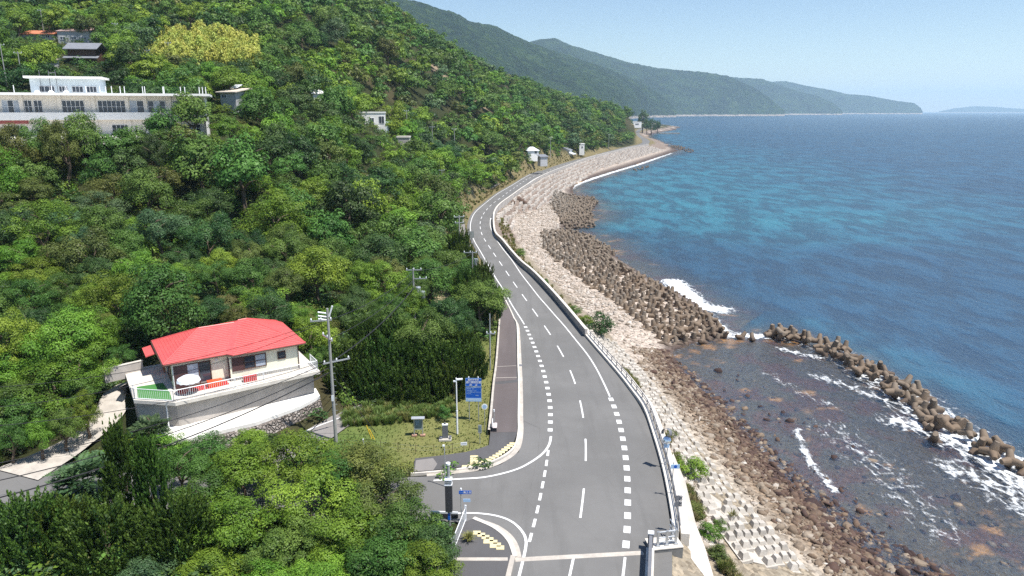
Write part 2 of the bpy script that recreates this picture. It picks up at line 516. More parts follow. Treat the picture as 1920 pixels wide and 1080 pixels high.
# ------------------------------------------------------------------ digitised layout (level of the road or the sea)
L_px = [(1120, 287.5), (1085, 296), (1060, 303), (1035, 310), (1010, 319), (985, 332), (960, 347.5), (935, 362), (910, 381), (892, 397), (884, 412), (882, 430), (889, 451), (900, 470), (915, 496), (930, 522), (945, 545), (960, 572), (983, 608), (996, 636), (1006, 660), (1015.7, 686), (1024, 716), (1030.7, 750), (1032, 776), (1031.7, 806.7), (1027.7, 848.7), (1021.7, 886.7), (1013.3, 930), (1002.7, 979), (994.7, 1006), (982, 1060)]
C_px = [(1240, 236), (1222, 238.5), (1205, 241.5), (1197, 245), (1194, 250), (1199, 256), (1209, 262), (1211, 267), (1202, 271.5), (1180, 276), (1150, 283.5), (1120, 292), (1080, 302.5), (1045, 314), (1015, 326), (992.5, 333.7), (958.7, 356), (942.5, 368), (924, 381.7), (908.7, 397.7), (900.5, 415.7), (903, 438), (919, 465), (941.3, 497.5), (969.3, 538.7), (987, 563), (1006, 590), (1029, 622.7), (1052, 660), (1074, 705), (1090.7, 763), (1099.5, 838), (1093, 940), (1074, 1060), (1050, 1180)]
R_px = [(920, 407.5), (919, 420), (921.7, 431.7), (928, 445), (943, 466.7), (960, 488), (976.7, 513), (993, 534), (1010, 556), (1026.7, 575), (1043, 594), (1056.7, 609), (1083, 641.7), (1100, 662.5), (1116.7, 688), (1133, 720), (1142.5, 741), (1156.7, 776), (1164.7, 806), (1170.7, 838.7), (1175, 875.7), (1177, 915), (1177, 966), (1174.3, 1020), (1169.7, 1060), (1164, 1110)]
E_px = [(1262, 235), (1240, 238.5), (1222, 241.5), (1206, 245), (1200, 250), (1206, 256), (1222, 262), (1228, 267), (1216, 272), (1185, 277.5), (1160, 283.5), (1110, 296), (1072, 310), (1022, 330), (985, 352), (960, 370), (937, 387), (927, 400), (924, 415), (926.7, 441.7), (940, 456.7), (960, 481.7), (976.7, 500), (996.7, 516.7), (1026.7, 548.3), (1056.7, 583), (1103, 640), (1133, 675), (1166.7, 715), (1183, 738), (1203, 763), (1220, 813), (1235, 863), (1243, 896.7), (1250, 936.7), (1256.7, 973), (1259, 1000), (1261, 1040), (1260, 1100), (1255, 1180)]
T_px = [(1268, 238), (1250, 243), (1232, 246), (1214, 249), (1208, 252), (1214, 257), (1232, 262), (1246, 270), (1245, 280), (1180, 300), (1120, 319), (1075, 342), (1042, 368), (1005, 395), (968, 400), (960, 412), (966, 440), (985, 472), (1015, 506), (1055, 546), (1100, 588), (1142, 625), (1165, 655), (1200, 690), (1250, 750), (1300, 820), (1360, 900), (1440, 990), (1530, 1080), (1600, 1160)]
S_px = [(1275, 238), (1262, 243.5), (1240, 247), (1220, 252), (1214, 257), (1226, 263), (1250, 273), (1268, 281), (1262, 285.5), (1200, 306), (1150, 321), (1100, 337), (1072, 352), (1082, 368), (1104, 384), (1110, 408), (1080, 418), (1050, 430), (1090, 440), (1135, 458), (1152, 478), (1230, 528), (1295, 560), (1345, 600), (1372, 630), (1300, 641), (1255, 650), (1262, 672), (1290, 705), (1330, 745), (1400, 812), (1440, 862), (1500, 925), (1600, 1012), (1690, 1100), (1760, 1180)]
Lw = smooth_poly(PX(L_px), 1, 3); Cw = smooth_poly(PX(C_px), 1.5, 6); Rw = smooth_poly(PX(R_px), 1, 3)
Ew = smooth_poly(PX(E_px), 1, 4); Tw = smooth_poly(PX(T_px, 1.1), 2, 3); Sw = smooth_poly(PX(S_px, 0.0), 2, 3)
FARX = -4000.0


def landpoly(p):
    p = resample(p, 6.0)
    return np.vstack([p, [[p[-1][0], -200], [FARX, -200], [FARX, p[0][1] + 800], [p[0][0] + 60, p[0][1] + 800]]])


EP, TP, SPL = landpoly(Ew), landpoly(Tw), landpoly(Sw)
Er, Tr, Sr, Cr = resample(Ew, 5), resample(Tw, 5), resample(Sw, 5), resample(Cw, 5)
JUNC = PX([(1040, 730), (979.5, 730), (980.5, 780), (981, 813), (973, 847), (940, 870), (906.7, 881.7), (853, 888), (800, 893), (700, 897), (500, 890), (250, 885), (60, 868), (-80, 885), (-80, 970), (100, 930), (300, 965), (640, 985), (800, 975), (893, 981), (920, 986.7), (946.7, 1003), (966.7, 1026.7), (976, 1047), (1040, 1047)])
BACK = PX([(440, 880), (530, 832), (590, 797), (640, 770), (690, 752), (694, 778), (650, 800), (612, 828), (570, 855), (520, 890)])
PAVE = PX([(948, 556), (962, 592), (968, 613), (969, 683), (971, 717), (970.3, 780), (970, 813), (960, 838), (930, 860), (890, 873), (850, 880), (800, 885), (775, 886), (778, 862), (830, 856), (873, 850), (900, 843), (916.7, 836.7), (920, 810), (923, 775), (928, 717), (931.7, 686.7), (934, 655), (938, 610), (938, 575)])
LAWN = PX([(640, 775), (700, 758), (780, 740), (840, 735), (880, 690), (915, 610), (940, 560), (938, 610), (934, 655), (928, 717), (923, 775), (920, 810), (917, 837), (873, 850), (783, 862), (700, 870), (600, 860), (610, 828)])
LOWP = PX([(870, 960), (905, 972), (940, 990), (970, 1020), (985, 1050), (985, 1120), (830, 1120), (850, 1050)])
FLATS = [JUNC, BACK, PAVE, LAWN]
DRIVE = np.array([[*P(30, 890, 5.05), 5.05], [*P(120, 845, 5.15), 5.15], [*P(185, 800, 5.7), 5.7], [*P(213, 765, 6.6), 6.6], [*P(222, 728, 7.7), 7.7], [*P(255, 712, 8.7), 8.7]])
DRV = smooth_poly(DRIVE, .7, 3)


def G(u, D, z):
    return ((u - 960) / F * (D * CP + (CZ - z) * SP), D, z)


_ha = math.radians(33)
HOUSEPOLY = np.array([(-28.7 + a * math.cos(_ha) - b * math.sin(_ha), 55.9 + a * math.sin(_ha) + b * math.cos(_ha)) for a, b in ((-3.2, -.6), (-.4, -3.1), (12, -2.4), (12, 8), (-3.2, 8))])
PADPOLY = PX([(270, 835), (312, 790), (360, 770), (592, 700), (615, 735), (562, 785), (480, 812), (420, 830), (350, 850)], 6.4)
YARD = np.array([(-140, 96), (-66, 119), (-50, 136), (-57, 150), (-140, 122)], float)
ctrl = np.array([G(*q) for q in [
    (-300, 48, 5), (0, 47, 4.6), (300, 43, 4.4), (600, 43, 4.4), (0, 30, 4), (500, 28, 3.6), (800, 34, 4.2), (900, 25, 4), (-600, 30, 5),
    (640, 60, 4.9), (780, 62, 4.9), (880, 62, 4.9), (900, 76, 4.9), (940, 95, 5),
    (330, 50, 4.9), (480, 54, 4.9), (420, 72, 8.8), (300, 66, 8.6), (250, 60, 8.3), (560, 72, 7.6), (400, 80, 10), (250, 75, 9.5), (60, 64, 9), (100, 52, 6), (200, 51, 5.6), (-300, 60, 9),
    (600, 80, 8), (700, 82, 6.3), (800, 97, 5.6), (870, 120, 5.6), (850, 150, 6.5), (840, 180, 7),
    (0, 90, 14), (300, 90, 12.5), (550, 100, 10), (700, 110, 8.6), (780, 130, 7.6), (-400, 90, 17),
    (0, 112, 21), (300, 112, 19), (550, 120, 16), (700, 140, 13), (800, 160, 10),
    (0, 126, 27), (200, 127, 27), (385, 127, 27), (0, 152, 27.6), (200, 152, 27.6), (390, 150, 28), (-300, 140, 30),
    (500, 150, 24), (600, 170, 24), (860, 240, 12), (880, 262, 8),
    (380, 200, 44), (0, 260, 66), (300, 270, 66), (-300, 250, 70),
    (500, 230, 46), (600, 260, 48), (700, 300, 52), (730, 420, 82), (600, 380, 86), (300, 400, 105), (0, 400, 110), (-400, 400, 115),
    (850, 400, 51), (790, 400, 66), (900, 520, 58), (1000, 650, 50), (1120, 800, 34), (1180, 900, 14),
    (960, 305, 9), (1050, 520, 26), (1110, 540, 14), (1150, 620, 10), (1130, 700, 24), (900, 330, 24), (990, 430, 24),
    (740, 600, 60), (900, 750, 45), (1000, 900, 32), (1120, 1100, 14), (400, 700, 90), (-200, 700, 100), (1180, 1300, 8)]])


HOUSE_PX = [(71, 74, 222), (139, 79, 214), (156, 122, 188), (428, 189, 160), (700, 248, 230), (756, 268, 214), (596, 186, 205), (1000, 291, 325), (1020, 300, 312), (463, 18, 300), (93, 122, 180)]
ctrl = np.vstack([ctrl] + [np.array([*ray(u, v, D)[:2], ray(u, v, D)[2] - .2])[None] for u, v, D in HOUSE_PX])


def tps_fit(c, lam=.02):
    xy = c[:, :2] / 100.0; n = len(c)
    d = np.linalg.norm(xy[:, None] - xy[None], axis=2)
    K = np.where(d > 0, d * d * np.log(d + 1e-12), 0) + lam * np.eye(n)
    Pm = np.hstack([np.ones((n, 1)), xy])
    A = np.block([[K, Pm], [Pm.T, np.zeros((3, 3))]])
    return xy, np.linalg.solve(A, np.r_[c[:, 2], 0, 0, 0])


TXY, TW = tps_fit(ctrl)


def tps(pts):
    q = np.asarray(pts, float) / 100.0; out = np.empty(len(q))
    for i in range(0, len(q), 20000):
        c = q[i:i + 20000]
        d = np.linalg.norm(c[:, None] - TXY[None], axis=2)
        out[i:i + 20000] = np.where(d > 0, d * d * np.log(d + 1e-12), 0) @ TW[:-3] + TW[-3] + c @ TW[-2:]
    return out


def vnoise(x, y, s, seed=0):
    x = x / s + seed * 17.3; y = y / s - seed * 9.1
    xi = np.floor(x).astype(int); yi = np.floor(y).astype(int); fx = x - xi; fy = y - yi
    fx = fx * fx * (3 - 2 * fx); fy = fy * fy * (3 - 2 * fy)
    def h(a, b):
        t = np.sin(a * 127.1 + b * 311.7 + seed * 74.7) * 43758.5453; return t - np.floor(t)
    return (h(xi, yi) * (1 - fx) + h(xi + 1, yi) * fx) * (1 - fy) + (h(xi, yi + 1) * (1 - fx) + h(xi + 1, yi + 1) * fx) * fy


def fbm(x, y, s, o=4, seed=0):
    r = 0; a = .5
    for k in range(o): r = r + a * vnoise(x, y, s / 2 ** k, seed + k); a *= .5
    return r


def Hfull(pts):
    pts = np.asarray(pts, float)
    inE, inT, inS = pip(pts, EP), pip(pts, TP), pip(pts, SPL)
    dE, dT, dS, dC = dpoly(pts, Er), dpoly(pts, Tr), dpoly(pts, Sr), dpoly(pts, Cr)
    z = np.zeros(len(pts)); zone = np.zeros(len(pts), int)
    land = inE
    zt = np.maximum(tps(pts), 4.0)
    far = sstep(90, 130, pts[:, 1])
    w = sstep(5 + 2 * (1 - far), 9 + 9 * (1 - far), dC)
    zl = 4.88 * (1 - w) + zt * w
    for f in FLATS:
        zl = np.where(pip(pts, f), 4.86, zl)
    for f, zf in ((HOUSEPOLY, 8.5), (PADPOLY, 6.2), (YARD, 27.3)):
        zl = np.where(pip(pts, f), np.minimum(zl, zf), zl)
    dd = dpoly(pts, DRV[:, :2])
    near = dd < 4.6
    if near.any():
        k = np.argmin(((pts[near][:, None] - DRV[None, :, :2]) ** 2).sum(2), 1); zl[near] = np.minimum(zl[near], DRV[k, 2] - .42)
    z[land] = zl[land]
    a = ~inE & inT
    t = dE / (dE + dT + 1e-6)
    z[a] = (4.75 * (1 - t ** .85) + 1.1 * t ** .85)[a]; zone[a] = 1
    b = ~inE & ~inT & inS
    t = dT / (dT + dS + 1e-6)
    z[b] = (1.1 * (1 - t) + .02 * t)[b]; zone[b] = 2
    s = ~inE & ~inT & ~inS
    z[s] = -(np.minimum(dS, 26) * .032 + np.maximum(dS - 26, 0) * .12)[s]; z = np.maximum(z, -9); zone[s] = 3
    return z, zone, dE, dT, dS, dC


def H(x, y):
    return float(Hfull(np.array([[x, y]]))[0][0])


# ------------------------------------------------------------------ ground and sea sheets
def polar(a0, a1, na, rad):
    A = np.radians(np.linspace(a0, a1, na)); rr, aa = np.meshgrid(rad, A, indexing='ij')
    return rr * np.sin(aa), rr * np.cos(aa)


rad = np.r_[np.geomspace(18, 300, 430), np.geomspace(303, 1600, 120)]
X, Y = polar(-62, 58, 400, rad)
pts = np.stack([X.ravel(), Y.ravel()], 1)
z, zone, dE, dT, dS, dC = Hfull(pts)
nz = fbm(pts[:, 0], pts[:, 1], 6, 4, 3)
amp = np.where(zone == 0, np.clip((z - 4.9) * .4, 0, .8), np.where(zone == 1, .25, np.where(zone == 2, .16, .5)))
z = z + (nz - .47) * amp
z = np.maximum(z, np.where(zone == 0, 4.0, -10))
# rocky foreshore ledges under the lagoon
lag = (zone == 3) & (dS < 40)
z[lag] = np.minimum(z[lag] + np.maximum(0, fbm(pts[lag, 0], pts[lag, 1], 7, 3, 11) - .5) * .8, -.14)
col = np.zeros((len(pts), 4)); col[:, 3] = 1
forest = np.array([.040, .046, .018]); earth = np.array([.085, .07, .04])
n2 = fbm(pts[:, 0], pts[:, 1], 14, 3, 21)
col[:, :3] = forest + (earth - forest) * sstep(.45, .65, n2)[:, None] * .7
berm = np.array([.30, .26, .20]); gravel = np.array([.50, .435, .375]); rocky = np.array([.25, .19, .135]); bed = np.array([.115, .085, .075])
nearT = sstep(78, 92, pts[:, 1])
col[zone == 1, :3] = berm
fz = (zone == 1) & (pts[:, 1] > 165); col[fz, :3] = (.24, .195, .165)  # far bank coloured darker to stand in for shadow between the block rows
g = rocky + (gravel - rocky) * nearT[:, None]
wet = sstep(0, 3.2 + np.maximum(0, pts[:, 1] - 150) * .03, dS)
g = bed * .75 + (g - bed * .75) * wet[:, None]
gn = np.array([.41, .365, .305]) + (gravel * .96 - np.array([.41, .365, .305])) * nearT[:, None]
g2 = gn + (g - gn) * sstep(0, .45, dT / (dT + dS + 1e-6) + .0)[:, None]
col[zone == 2, :3] = np.where((dT < dS * 1.2)[:, None], g2, g)[zone == 2]
bn = fbm(pts[:, 0], pts[:, 1], 3.2, 5, 31)
bedc = np.array([.125, .112, .085]) + (np.array([.145, .082, .058]) - np.array([.125, .112, .085])) * sstep(.45, .6, bn)[:, None]
bedc = bedc + (np.array([.50, .30, .13]) - bedc) * sstep(.62, .72, fbm(pts[:, 0], pts[:, 1], 2.6, 4, 41))[:, None]
col[zone == 3, :3] = bedc[zone == 3]
lw = pip(pts, LAWN)
col[lw, :3] = (np.array([.205, .205, .078]) + (np.array([.105, .165, .04]) - np.array([.205, .205, .078])) * sstep(.4, .6, n2)[:, None])[lw]
verge = (zone == 0) & (dC < 9) & (pts[:, 1] > 90)
col[verge, :3] = np.array([.22, .18, .10])
clear = PX([(800, 505), (840, 500), (850, 560), (815, 580)], 6)
for cpoly, cc in ((clear, (.36, .30, .2)),):
    k = pip(pts, cpoly); col[k, :3] = cc
scar = np.array([ray(790, 95, 400)[:2], ray(830, 110, 380)[:2], ray(880, 130, 380)[:2], ray(925, 160, 380)[:2], ray(900, 158, 365)[:2], ray(850, 142, 362)[:2], ray(800, 118, 375)[:2]])
k = pip(pts, scar + np.array([0, 0])); col[k, :3] = (.30, .23, .17)
me = grid_mesh('ground', X, Y, z.reshape(X.shape), M['ground'])
attr(me, 'col', col, 'POINT', 'FLOAT_COLOR'); attr(me, 'peb', (zone > 0).astype(float))
tag(link('ground', me), 'wooded coastal ground, beach and seabed', None, kind='structure')
# grid used for quick height lookups
GA = np.radians(np.linspace(-62, 58, 400)); GR = rad; GZ = z.reshape(X.shape)


def Hq(x, y):
    x = np.asarray(x, float); y = np.asarray(y, float)
    r = np.hypot(x, y); a = np.arctan2(x, y)
    i = np.clip(np.searchsorted(GR, r) - 1, 0, len(GR) - 2); j = np.clip((a - GA[0]) / (GA[1] - GA[0]), 0, len(GA) - 2.001)
    f = np.clip((r - GR[i]) / (GR[i + 1] - GR[i]), 0, 1); j0 = j.astype(int); h = j - j0
    return (GZ[i, j0] * (1 - f) + GZ[i + 1, j0] * f) * (1 - h) + (GZ[i, j0 + 1] * (1 - f) + GZ[i + 1, j0 + 1] * f) * h


BW = smooth_poly(PX([(1446, 632), (1490, 633), (1540, 652), (1600, 681), (1650, 712), (1700, 742), (1760, 788), (1820, 830), (1870, 860), (1925, 884), (1990, 905)], 0.0), 1, 2)
rad2 = np.r_[np.geomspace(26, 300, 600), np.geomspace(301, 2000, 140), np.geomspace(2030, 19000, 60)]
X, Y = polar(-58, 58, 520, rad2)
pts = np.stack([X.ravel(), Y.ravel()], 1)
nearm = np.hypot(pts[:, 0], pts[:, 1]) < 1300
inS = pip(pts, SPL); dS = np.full(len(pts), 400.0)
dS[nearm] = dpoly(pts[nearm], Sr); dS[inS] = 0
dB = np.full(len(pts), 400.0); nb = np.hypot(pts[:, 0] - 35, pts[:, 1] - 80) < 90
dB[nb] = dpoly(pts[nb], BW)
seaside = np.zeros(len(pts), bool)
bwpoly = np.vstack([BW, [[400, 40], [400, 600]], PX([(1372, 628)], 0)])
seaside[nb] = pip(pts[nb], bwpoly)
pxu, pxv = W(pts[:, 0], pts[:, 1], 0.0)
dep = sstep(.5, 16, dS) * .9 + .08
dep = np.where(dS <= 0, 0, dep)
lagoon = nb & ~seaside & (pxv > 600)
dep = np.where(lagoon, .02 + .10 * sstep(1, 18, dS), dep)
dep = np.where(nb & seaside & (dB < 14), np.maximum(dep, .55 + .45 * sstep(0, 12, dB)), dep)
dl_ = np.full(len(pts), 400.0); dl_[nb] = dpoly(pts[nb], np.vstack([PX([(1372, 628)], 0), BW]))
dep = np.where(nb & seaside, .1 + (dep - .1) * sstep(0, 9, dl_), dep); dep = np.clip(dep, 0, 1)
turq = sstep(230, 15, dS) * .42 * sstep(110, 220, pts[:, 1]) + .27 * sstep(700, 200, np.hypot(pts[:, 0], pts[:, 1])) * sstep(100, 220, pts[:, 1])
turq = np.where(nb & seaside & (dB < 22), np.maximum(turq, .40 * sstep(22, 8, dB)), turq); turq = np.where(lagoon, 0, turq)


def gl(poly, w):
    d = np.full(len(pts), 1e3); c = poly.mean(0); rr = np.linalg.norm(poly - c, axis=1).max() + 4 * w
    k = np.hypot(pts[:, 0] - c[0], pts[:, 1] - c[1]) < rr
    if k.any(): d[k] = dpoly(pts[k], poly)
    return np.exp(-(d / w) ** 2)


foam = np.zeros(len(pts))
sl = lambda l, z=0.0: smooth_poly(PX(l, z), 1, 1)
foam = np.maximum(foam, .66 * np.exp(-(dB / 3.8) ** 2) * np.where(nb, .55 + .45 * sstep(40, 8, pts[:, 1] - 58), 0))
foam = np.maximum(foam, .95 * gl(sl([(1262, 528), (1285, 550), (1310, 572), (1350, 580)]), 2.6))
foam = np.maximum(foam, .75 * gl(sl([(1320, 590), (1345, 612), (1370, 628), (1425, 630)]), 1.9))
foam = np.maximum(foam, .72 * gl(sl([(1496, 806), (1503, 838), (1528, 878), (1568, 922)]), .55))
foam = np.maximum(foam, .50 * gl(sl([(1470, 655), (1530, 670)]), 1.6)); foam = np.maximum(foam, .46 * gl(sl([(1530, 705), (1600, 725), (1680, 760)]), 1.8))
foam = np.maximum(foam, .36 * gl(sl([(1440, 700), (1500, 735), (1570, 765)]), 1.2))
foam = np.maximum(foam, .34 * gl(sl([(1560, 800), (1620, 850), (1700, 930), (1760, 990)]), 3.6))
foam = np.maximum(foam, .66 * gl(sl([(1690, 790), (1760, 810), (1830, 850), (1920, 905)]), 2.6))
foam = np.maximum(foam, .50 * gl(sl([(1800, 880), (1860, 910), (1930, 950)]), 3.2))
foam = np.maximum(foam, .78 * gl(sl([(1066, 356), (1085, 344), (1150, 322.5), (1200, 307.5), (1258, 287)]), 2.2))
foam = np.maximum(foam, .3 * np.exp(-(dS / 1.1) ** 2) * (dS > 0) * nearm)
Z = np.zeros_like(X)
me = grid_mesh('sea', X, Y, Z, M['sea'])
attr(me, 'depth', dep); attr(me, 'foam', foam); attr(me, 'turq', turq)
tag(link('sea', me), kind='structure')

# ------------------------------------------------------------------ roads, kerbs, markings
CN = normals2(Cw)
offR = dpoly(Cw, resample(Ew, 1.5)) + .02
GUT = smooth_poly(PX([(938, 556), (950, 580), (961, 599), (972.5, 617), (977.5, 683), (981, 733), (981, 780), (981, 813)]), .5, 1)
offL = dpoly(Cw, resample(Lw, 1.5)) + .75
nearC = Cw[:, 1] < 96
offL[nearC] = np.minimum(dpoly(Cw, GUT), 7.5)[nearC]
offL[Cw[:, 1] < 57.5] = 3.9; offL[Cw[:, 1] > 330] = 3.3; offR[Cw[:, 1] > 520] = 3.3
for _ in range(3):
    for o_ in (offR,): o_[1:-1] = .25 * o_[:-2] + .5 * o_[1:-1] + .25 * o_[2:]
m = MB()
# Cw runs from far to near, so its left-hand normal points to the sea
m.strip(Cw + CN * offR[:, None], Cw - CN * offL[:, None], RZ, RZ)
ro = m.build('road', M['asphalt']); tag(ro, kind='structure')
if ro.data.polygons[0].normal.z < 0: ro.data.flip_normals()
m = MB().sheet([tuple(q) for q in JUNC], RZ - .012)
tag(m.build('side_road', M['asphalt']), kind='structure')
m = MB().sheet([tuple(q) for q in BACK], RZ - .02)
tag(m.build('back_road', M['asphalt_old']), kind='structure')
dn = normals2(DRV[:, :2]); wd = np.interp(np.arange(len(DRV)), [0, len(DRV) * .35, len(DRV)], [2.4, 1.35, 1.3])[:, None]
m = MB().strip(DRV[:, :2] + dn * wd, DRV[:, :2] - dn * wd, DRV[:, 2] + .03, DRV[:, 2] + .03)
o = m.build('driveway', M['concrete']); tag(o, kind='structure')
m = MB().strip(*(lambda q: (q + normals2(q) * .0, q + normals2(q) * 1.4))(smooth_poly(PX([(885, 470), (872, 425), (874, 398), (900, 372), (930, 350), (960, 330), (985, 318)], 4.9), 2, 2)), 4.93, 4.93)
o = m.build('path', M['asphalt_old']); tag(o, kind='structure')


def ribbon(mb, p, w, z):
    n = normals2(p); mb.strip(p + n * w / 2, p - n * w / 2, z, z)


MZ = RZ + .006
m = MB()
def sub(p, a, b):
    L = plen(p); q = resample(p, .5); s = np.linspace(0, plen(q), len(q)); return q[(s >= a) & (s <= b)]
def near_t(p, pt):
    s = np.r_[0, np.cumsum(np.linalg.norm(np.diff(p, axis=0), axis=1))]
    return s[np.argmin(np.linalg.norm(p - pt, axis=1))]
def dash(mb, p, t0, ln, w, z=MZ):
    q = np.array([at_len(p, t) for t in np.linspace(t0 - ln / 2, t0 + ln / 2, 4)]); ribbon(mb, q, w, z)
lt = near_t(Lw, P(984.5, 610.5)); ribbon(m, sub(Lw, 0, lt), .16, MZ)
rt = near_t(Rw, P(1142.5, 741)); 
Rfar = np.vstack([(Cw + CN * 2.75)[(Cw[:, 1] > 178) & (Cw[:, 1] < 560)], Rw])
ribbon(m, sub(Rfar, 0, near_t(Rfar, P(1142.5, 741))), .16, MZ)
for pl_, a, b, n_, w_, ln_ in ((Lw, (986, 615.5), (1031.7, 806.7), 20, .42, .62), (Lw, (1027.7, 848.7), (994.7, 1006), 8, .2, 1.0), (Rw, (1147, 750), (1174.3, 1020), 15, .45, .8)):
    ta, tb = near_t(pl_, P(*a)), near_t(pl_, P(*b))
    for t in np.linspace(ta, tb, n_): dash(m, pl_, t, ln_, w_)
ta, tb = near_t(Cw, P(903, 438)), near_t(Cw, P(1093, 940)); per = (tb - ta) / 14
for k in range(-42, 15):
    t = ta + per * k
    if t > 6: dash(m, Cw, t, per * .48, .15)
for l, w_ in (([(1033, 818), (1030, 833), (1020, 848), (1003, 861.7), (976.7, 876.7), (946.7, 886.7), (906.7, 895), (863, 898), (813, 901)], .2),
              ([(808, 966), (850, 963), (886.7, 962), (920, 965), (946.7, 971.7), (966.7, 983), (981.7, 1000), (986.7, 1016.7), (983, 1040), (975, 1073), (966, 1110)], .18),
              ([(1076, 1043), (1068, 1080), (1060, 1120)], .16), ([(1172, 1045), (1168, 1080), (1160, 1130)], .16)):
    ribbon(m, smooth_poly(PX(l), .3, 1), w_, MZ + .003)
ribbon(m, smooth_poly(PX([(537, 823), (600, 797), (640, 782), (700, 758)]), .5, 1), .15, RZ - .008)
o = m.build('road_markings', M['paint'])
for q in o.data.polygons:
    pass
tag(o, kind='structure')

# kerbs and gutters
def kerb(name, pl_, w, h, mat, z0=RZ - .1):
    n = normals2(pl_); a, b = pl_ + n * w / 2, pl_ - n * w / 2
    mb = MB(); mb.strip(a, b, z0 + h + .1, z0 + h + .1); mb.strip(b, b, z0 + h + .1, z0); mb.strip(a, a, z0, z0 + h + .1)
    mb.add([(*a[0], z0), (*b[0], z0), (*b[0], z0 + h + .1), (*a[0], z0 + h + .1)], [(0, 1, 2, 3)])
    mb.add([(*a[-1], z0), (*b[-1], z0), (*b[-1], z0 + h + .1), (*a[-1], z0 + h + .1)], [(3, 2, 1, 0)])
    return tag(mb.build(name, mat), kind='structure')


K1 = smooth_poly(PX([(944, 556), (956, 580), (963.5, 597), (969.8, 613), (971.5, 683), (973, 717), (972.4, 780), (972, 813), (963, 842), (932, 863.5), (892, 876.5), (850, 883), (800, 888), (770, 890)]), .4, 1)
kerb('kerb', K1, .16, .15, M['concrete_pale'])
G1 = smooth_poly(PX([(946, 565), (958, 590), (966, 603), (971, 616), (974.6, 683), (976.6, 733), (976.6, 780), (976.6, 813), (968, 845), (936, 867.5), (899, 879.5), (852, 885.8), (800, 890.6)]), .4, 1)
m = MB(); ribbon(m, G1, .42, RZ + .008)
tag(m.build('gutter', M['concrete']), kind='structure')
K2 = smooth_poly(PX([(888, 974), (905, 981), (925, 990), (944, 1004), (957, 1020), (963, 1037), (966, 1046)]), .3, 1)
kerb('kerb', K2, .3, .15, M['concrete_pale'])
m = MB(); ribbon(m, smooth_poly(PX([(893, 976), (912, 980), (932, 988), (953, 1003), (966, 1022), (972, 1045)]), .3, 1), .4, RZ + .008)
tag(m.build('gutter', M['concrete']), kind='structure')
m = MB().poly([tuple(q) for q in PAVE], RZ - .1, RZ + .12)
tag(m.build('pavement', M['asphalt_dark']), kind='structure')
m = MB().sheet([tuple(q) for q in PX([(928.3, 721), (970, 717), (969, 780), (968.6, 810), (920.8, 811), (923.6, 775)], RZ + .12)], RZ + .128)
m.sheet([tuple(q) for q in PX([(938.5, 575), (947, 556), (961, 592), (967, 613), (968, 683), (968, 712), (929, 716), (932, 686.7), (934.5, 655), (938.5, 610)], RZ + .12)], RZ + .127, 1)
m.sheet([tuple(q) for q in PX([(777, 884), (780, 863), (812, 859), (820, 870), (812, 882)], RZ + .12)], RZ + .126, 2)
tag(m.build('pavement_patch', [M['asphalt_brown'], M['asphalt_brown'], M['asphalt_old']]), kind='structure')
m = MB().poly([tuple(q) for q in PX([(884, 976), (902, 982), (922, 991), (941, 1005), (954, 1021), (960, 1037), (962, 1046), (948, 1110), (790, 1110), (862, 985)])], RZ - .3, RZ + .11)
tag(m.build('pavement', M['asphalt_dark']), kind='structure')
m = MB()
def bandpx(a, b, w, z0, z1): 
    p, q = P(*a, RZ + .1), P(*b, RZ + .1); d = (q - p) / np.linalg.norm(q - p); n = np.array([-d[1], d[0]]) * w / 2
    m.poly([tuple(p + n), tuple(q + n), tuple(q - n), tuple(p - n)], z0, z1)
bandpx((845, 1049), (952, 1049), .32, RZ, RZ + .135); bandpx((962, 1042), (948, 1100), .3, RZ, RZ + .14)
bandpx((966, 1047), (1206, 1034), .42, RZ - .05, RZ + .011); bandpx((930, 688), (968, 686), .06, RZ, RZ + .135); bandpx((930, 709), (969, 708), .08, RZ, RZ + .135)
tag(m.build('expansion_joint', M['concrete']), kind='structure')
m = MB()
for l, n_ in (([(872, 875), (890, 873), (910, 865), (930, 855), (948, 842), (961, 832)], 14), ([(894, 999), (905, 1004), (917, 1011), (928, 1018), (938, 1027)], 7)):
    q = smooth_poly(PX(l, RZ + .12), .3, 1)
    for t in np.linspace(0, plen(q), n_):
        c = at_len(q, t); m.box((c[0], c[1], RZ + .124), (.5, .42, .03), 0)
for t in np.linspace(0, 1, 4):
    c = P(889, 856 + 13 * t, RZ + .12); m.box((c[0], c[1], RZ + .123), (.62, .32, .03))
for c in ((914, 1012), (926, 1020)):
    c = P(*c, RZ + .12); m.box((c[0], c[1] - .2, RZ + .123), (.5, .42, .03))
tag(m.build('tactile_paving', M['yellow']), kind='structure')

# ------------------------------------------------------------------ sea wall, guard rail, abutment
EN = normals2(Ew)                    # Ew runs far -> near: left normal points to the sea
es = np.r_[0, np.cumsum(np.linalg.norm(np.diff(Ew, axis=0), axis=1))]
tw = near_t(Ew, P(1096, 632)); tend = near_t(Ew, P(1259, 1000)); tfar = near_t(Ew, P(1216, 272))
def wall_along(a, b, off, w, z0, z1, mat, name, parent=None, mb=None):
    k = (es >= a) & (es <= b); p = Ew[k]; n = EN[k]
    L_, R_ = p + n * (off + w), p + n * off
    q = mb or MB()
    q.strip(L_, R_, z1, z1); q.strip(R_, R_, z1, z0); q.strip(L_, L_, z0, z1)
    for i in (0, -1): q.add([(*L_[i], z0), (*R_[i], z0), (*R_[i], z1), (*L_[i], z1)], [(0, 1, 2, 3)])
    return q if mb else q.build(name, mat, parent)
sw = thing('sea_wall', 'long low grey concrete sea wall curving along the seaward road edge', 'wall', (*Ew[len(Ew) // 2], RZ))
def fix(o, th):                       # keep world placement for parts built in world coordinates
    o.parent = th; o.matrix_parent_inverse = th.matrix_basis.inverted(); return o
fix(wall_along(tfar, tw, .05, .3, 3.2, RZ + .95, M['concrete_wall'], 'wall_body'), sw)
